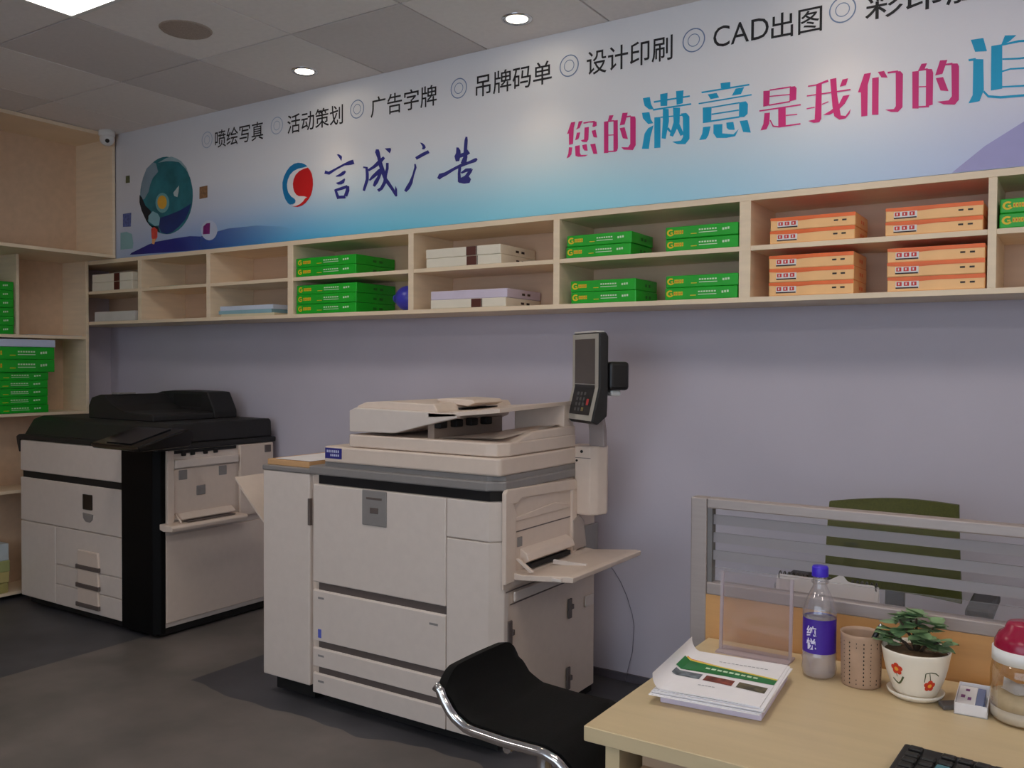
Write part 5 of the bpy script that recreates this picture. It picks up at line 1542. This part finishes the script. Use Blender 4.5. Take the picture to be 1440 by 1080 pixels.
def bro(u, v, o=0.0):
    x = -.012 + .224 * u
    y = -.004 + .262 * v
    k = max(0, (.17 - u) / .17)
    z = .0285 + .030 * k ** 1.5 + .003 * math.sin(2.6 * u) * (1 - v) + o
    return PT @ Vector((x + .020 * k ** 2, y, z))


br = MB()
br.grid(lambda u, v: bro(u, v, 0), 30, 10, PAPER)
br.grid(lambda u, v: bro(u, 1 - v, -.002), 30, 10, PAPER)
for vv in (0, 1):
    br.grid(lambda u, v, vv=vv: bro(u, vv, -.002 * v), 30, 1, PAPER)
for uu in (0, 1):
    br.grid(lambda u, v, uu=uu: bro(uu, u, -.002 * v), 10, 1, PAPER)
br.build('cover_sheet', t)
BG = mat('brochure_green', (22, 112, 54), .45, var=.08, scale=20)


def strip(mb, u0, u1, lo, hi, m, o=.0006, n=14):
    for k in range(n):
        a, c = u0 + (u1 - u0) * k / n, u0 + (u1 - u0) * (k + 1) / n
        mb.face([bro(a, lo(a), o), bro(c, lo(c), o), bro(c, hi(c), o), bro(a, hi(a), o)], m)


pr = MB()
strip(pr, .10, 1.0, lambda u: .50 - .02 * u, lambda u: .74 - .15 * u + .05 * max(0, .4 - u), BG)
pr.build('green_band', t)
pr = MB()
strip(pr, .12, 1.0, lambda u: .74 - .15 * u + .05 * max(0, .4 - u), lambda u: .762 - .145 * u + .05 * max(0, .4 - u), mat('brochure_yellow', (226, 200, 60), .5, var=.1))
strip(pr, .12, .45, lambda u: .764 - .145 * u + .05 * max(0, .4 - u), lambda u: .79 - .20 * u + .05 * max(0, .4 - u), mat('brochure_orange', (226, 120, 60), .5, var=.1), .0008)
pr.build('yellow_edge', t)
for k, (u0, u1, m) in enumerate(((.12, .385, mat('photo_grey', (128, 138, 146), .5, rgb2=(60, 66, 74), scale=60)), (.42, .68, mat('photo_red', (150, 70, 52), .5, rgb2=(64, 24, 20), scale=60)), (.72, .97, mat('photo_olive', (110, 102, 76), .5, rgb2=(46, 44, 34), scale=60)))):
    pr = MB()
    strip(pr, u0, u1, lambda u: .365 - .10 * u, lambda u: .48 - .09 * u, m, .0006, 6)
    pr.build('small_photo', t)
pr = MB()
for k in range(9):
    strip(pr, .36 + .055 * k, .40 + .055 * k, lambda u: .615 - .09 * u, lambda u: .65 - .09 * u, WHITEP, .0011, 1)
for k in range(12):
    strip(pr, .42 + .038 * k, .447 + .038 * k, lambda u: .80, lambda u: .815, mat('grey_fine_print', (160, 160, 166), .6, var=.05), .0007, 1)
for k in range(5):
    strip(pr, .42 + .03 * k, .445 + .03 * k, lambda u: .20, lambda u: .215, mat('grey_fine_print', (160, 160, 166), .6), .0007, 1)
pr.build('fine_lettering', t)

# keyboard
KB = Matrix.Translation((-.249, -1.972, ZD)) @ Matrix.Rotation(math.radians(-5), 4, 'Z')
t = thing('keyboard', (-.05, -2.05, ZD), 'black keyboard with one blue key in the near right corner of the desk', 'keyboard')
k_ = MB()
k_.prism([(-.135, 0), (0, 0), (0, .024), (-.135, .014)], 'x', 0, .42, BLACKP, .004, 2, KB)
k_.build('case', t)
KEY = mat('black_keycap', (26, 26, 27), .4, var=.15, scale=60)
KEYB = mat('blue_keycap', (38, 120, 206), .4, var=.05)
KEYT = mat('teal_keycap', (70, 120, 130), .4, var=.05)
for r_ in range(6):
    for c_ in range(16):
        y1 = -.012 - .0195 * r_ - (.004 if r_ else 0)
        x0 = .012 + .0248 * c_
        if r_ == 0 and c_ in (1, 6, 11):
            continue
        z0 = .0235 + (.0145 - .0235) * (-y1 / .135)
        m = KEYB if (r_, c_) == (2, 3) else KEYT if (r_, c_) == (2, 2) else KEY
        kk = MB()
        kk.box(x0, x0 + .021, y1 - .0165, y1, z0 - .003, z0 + .006, m, .002, 1, KB)
        kk.build('keycap', t)

# thin cable drooping on the wall
b = MB()
b.tube([(-1.80, -.004, .52), (-1.765, -.004, .48), (-1.735, -.004, .44), (-1.703, -.004, .38), (-1.675, -.004, .30), (-1.666, -.004, .25), (-1.672, -.006, .14), (-1.70, -.02, .006)], .0014, mat('grey_cable', (118, 116, 130), .6, var=.05), 8)
tag(b.build('cable'), 'thin grey cable drooping along the lavender wall behind the cream copier', 'cable')
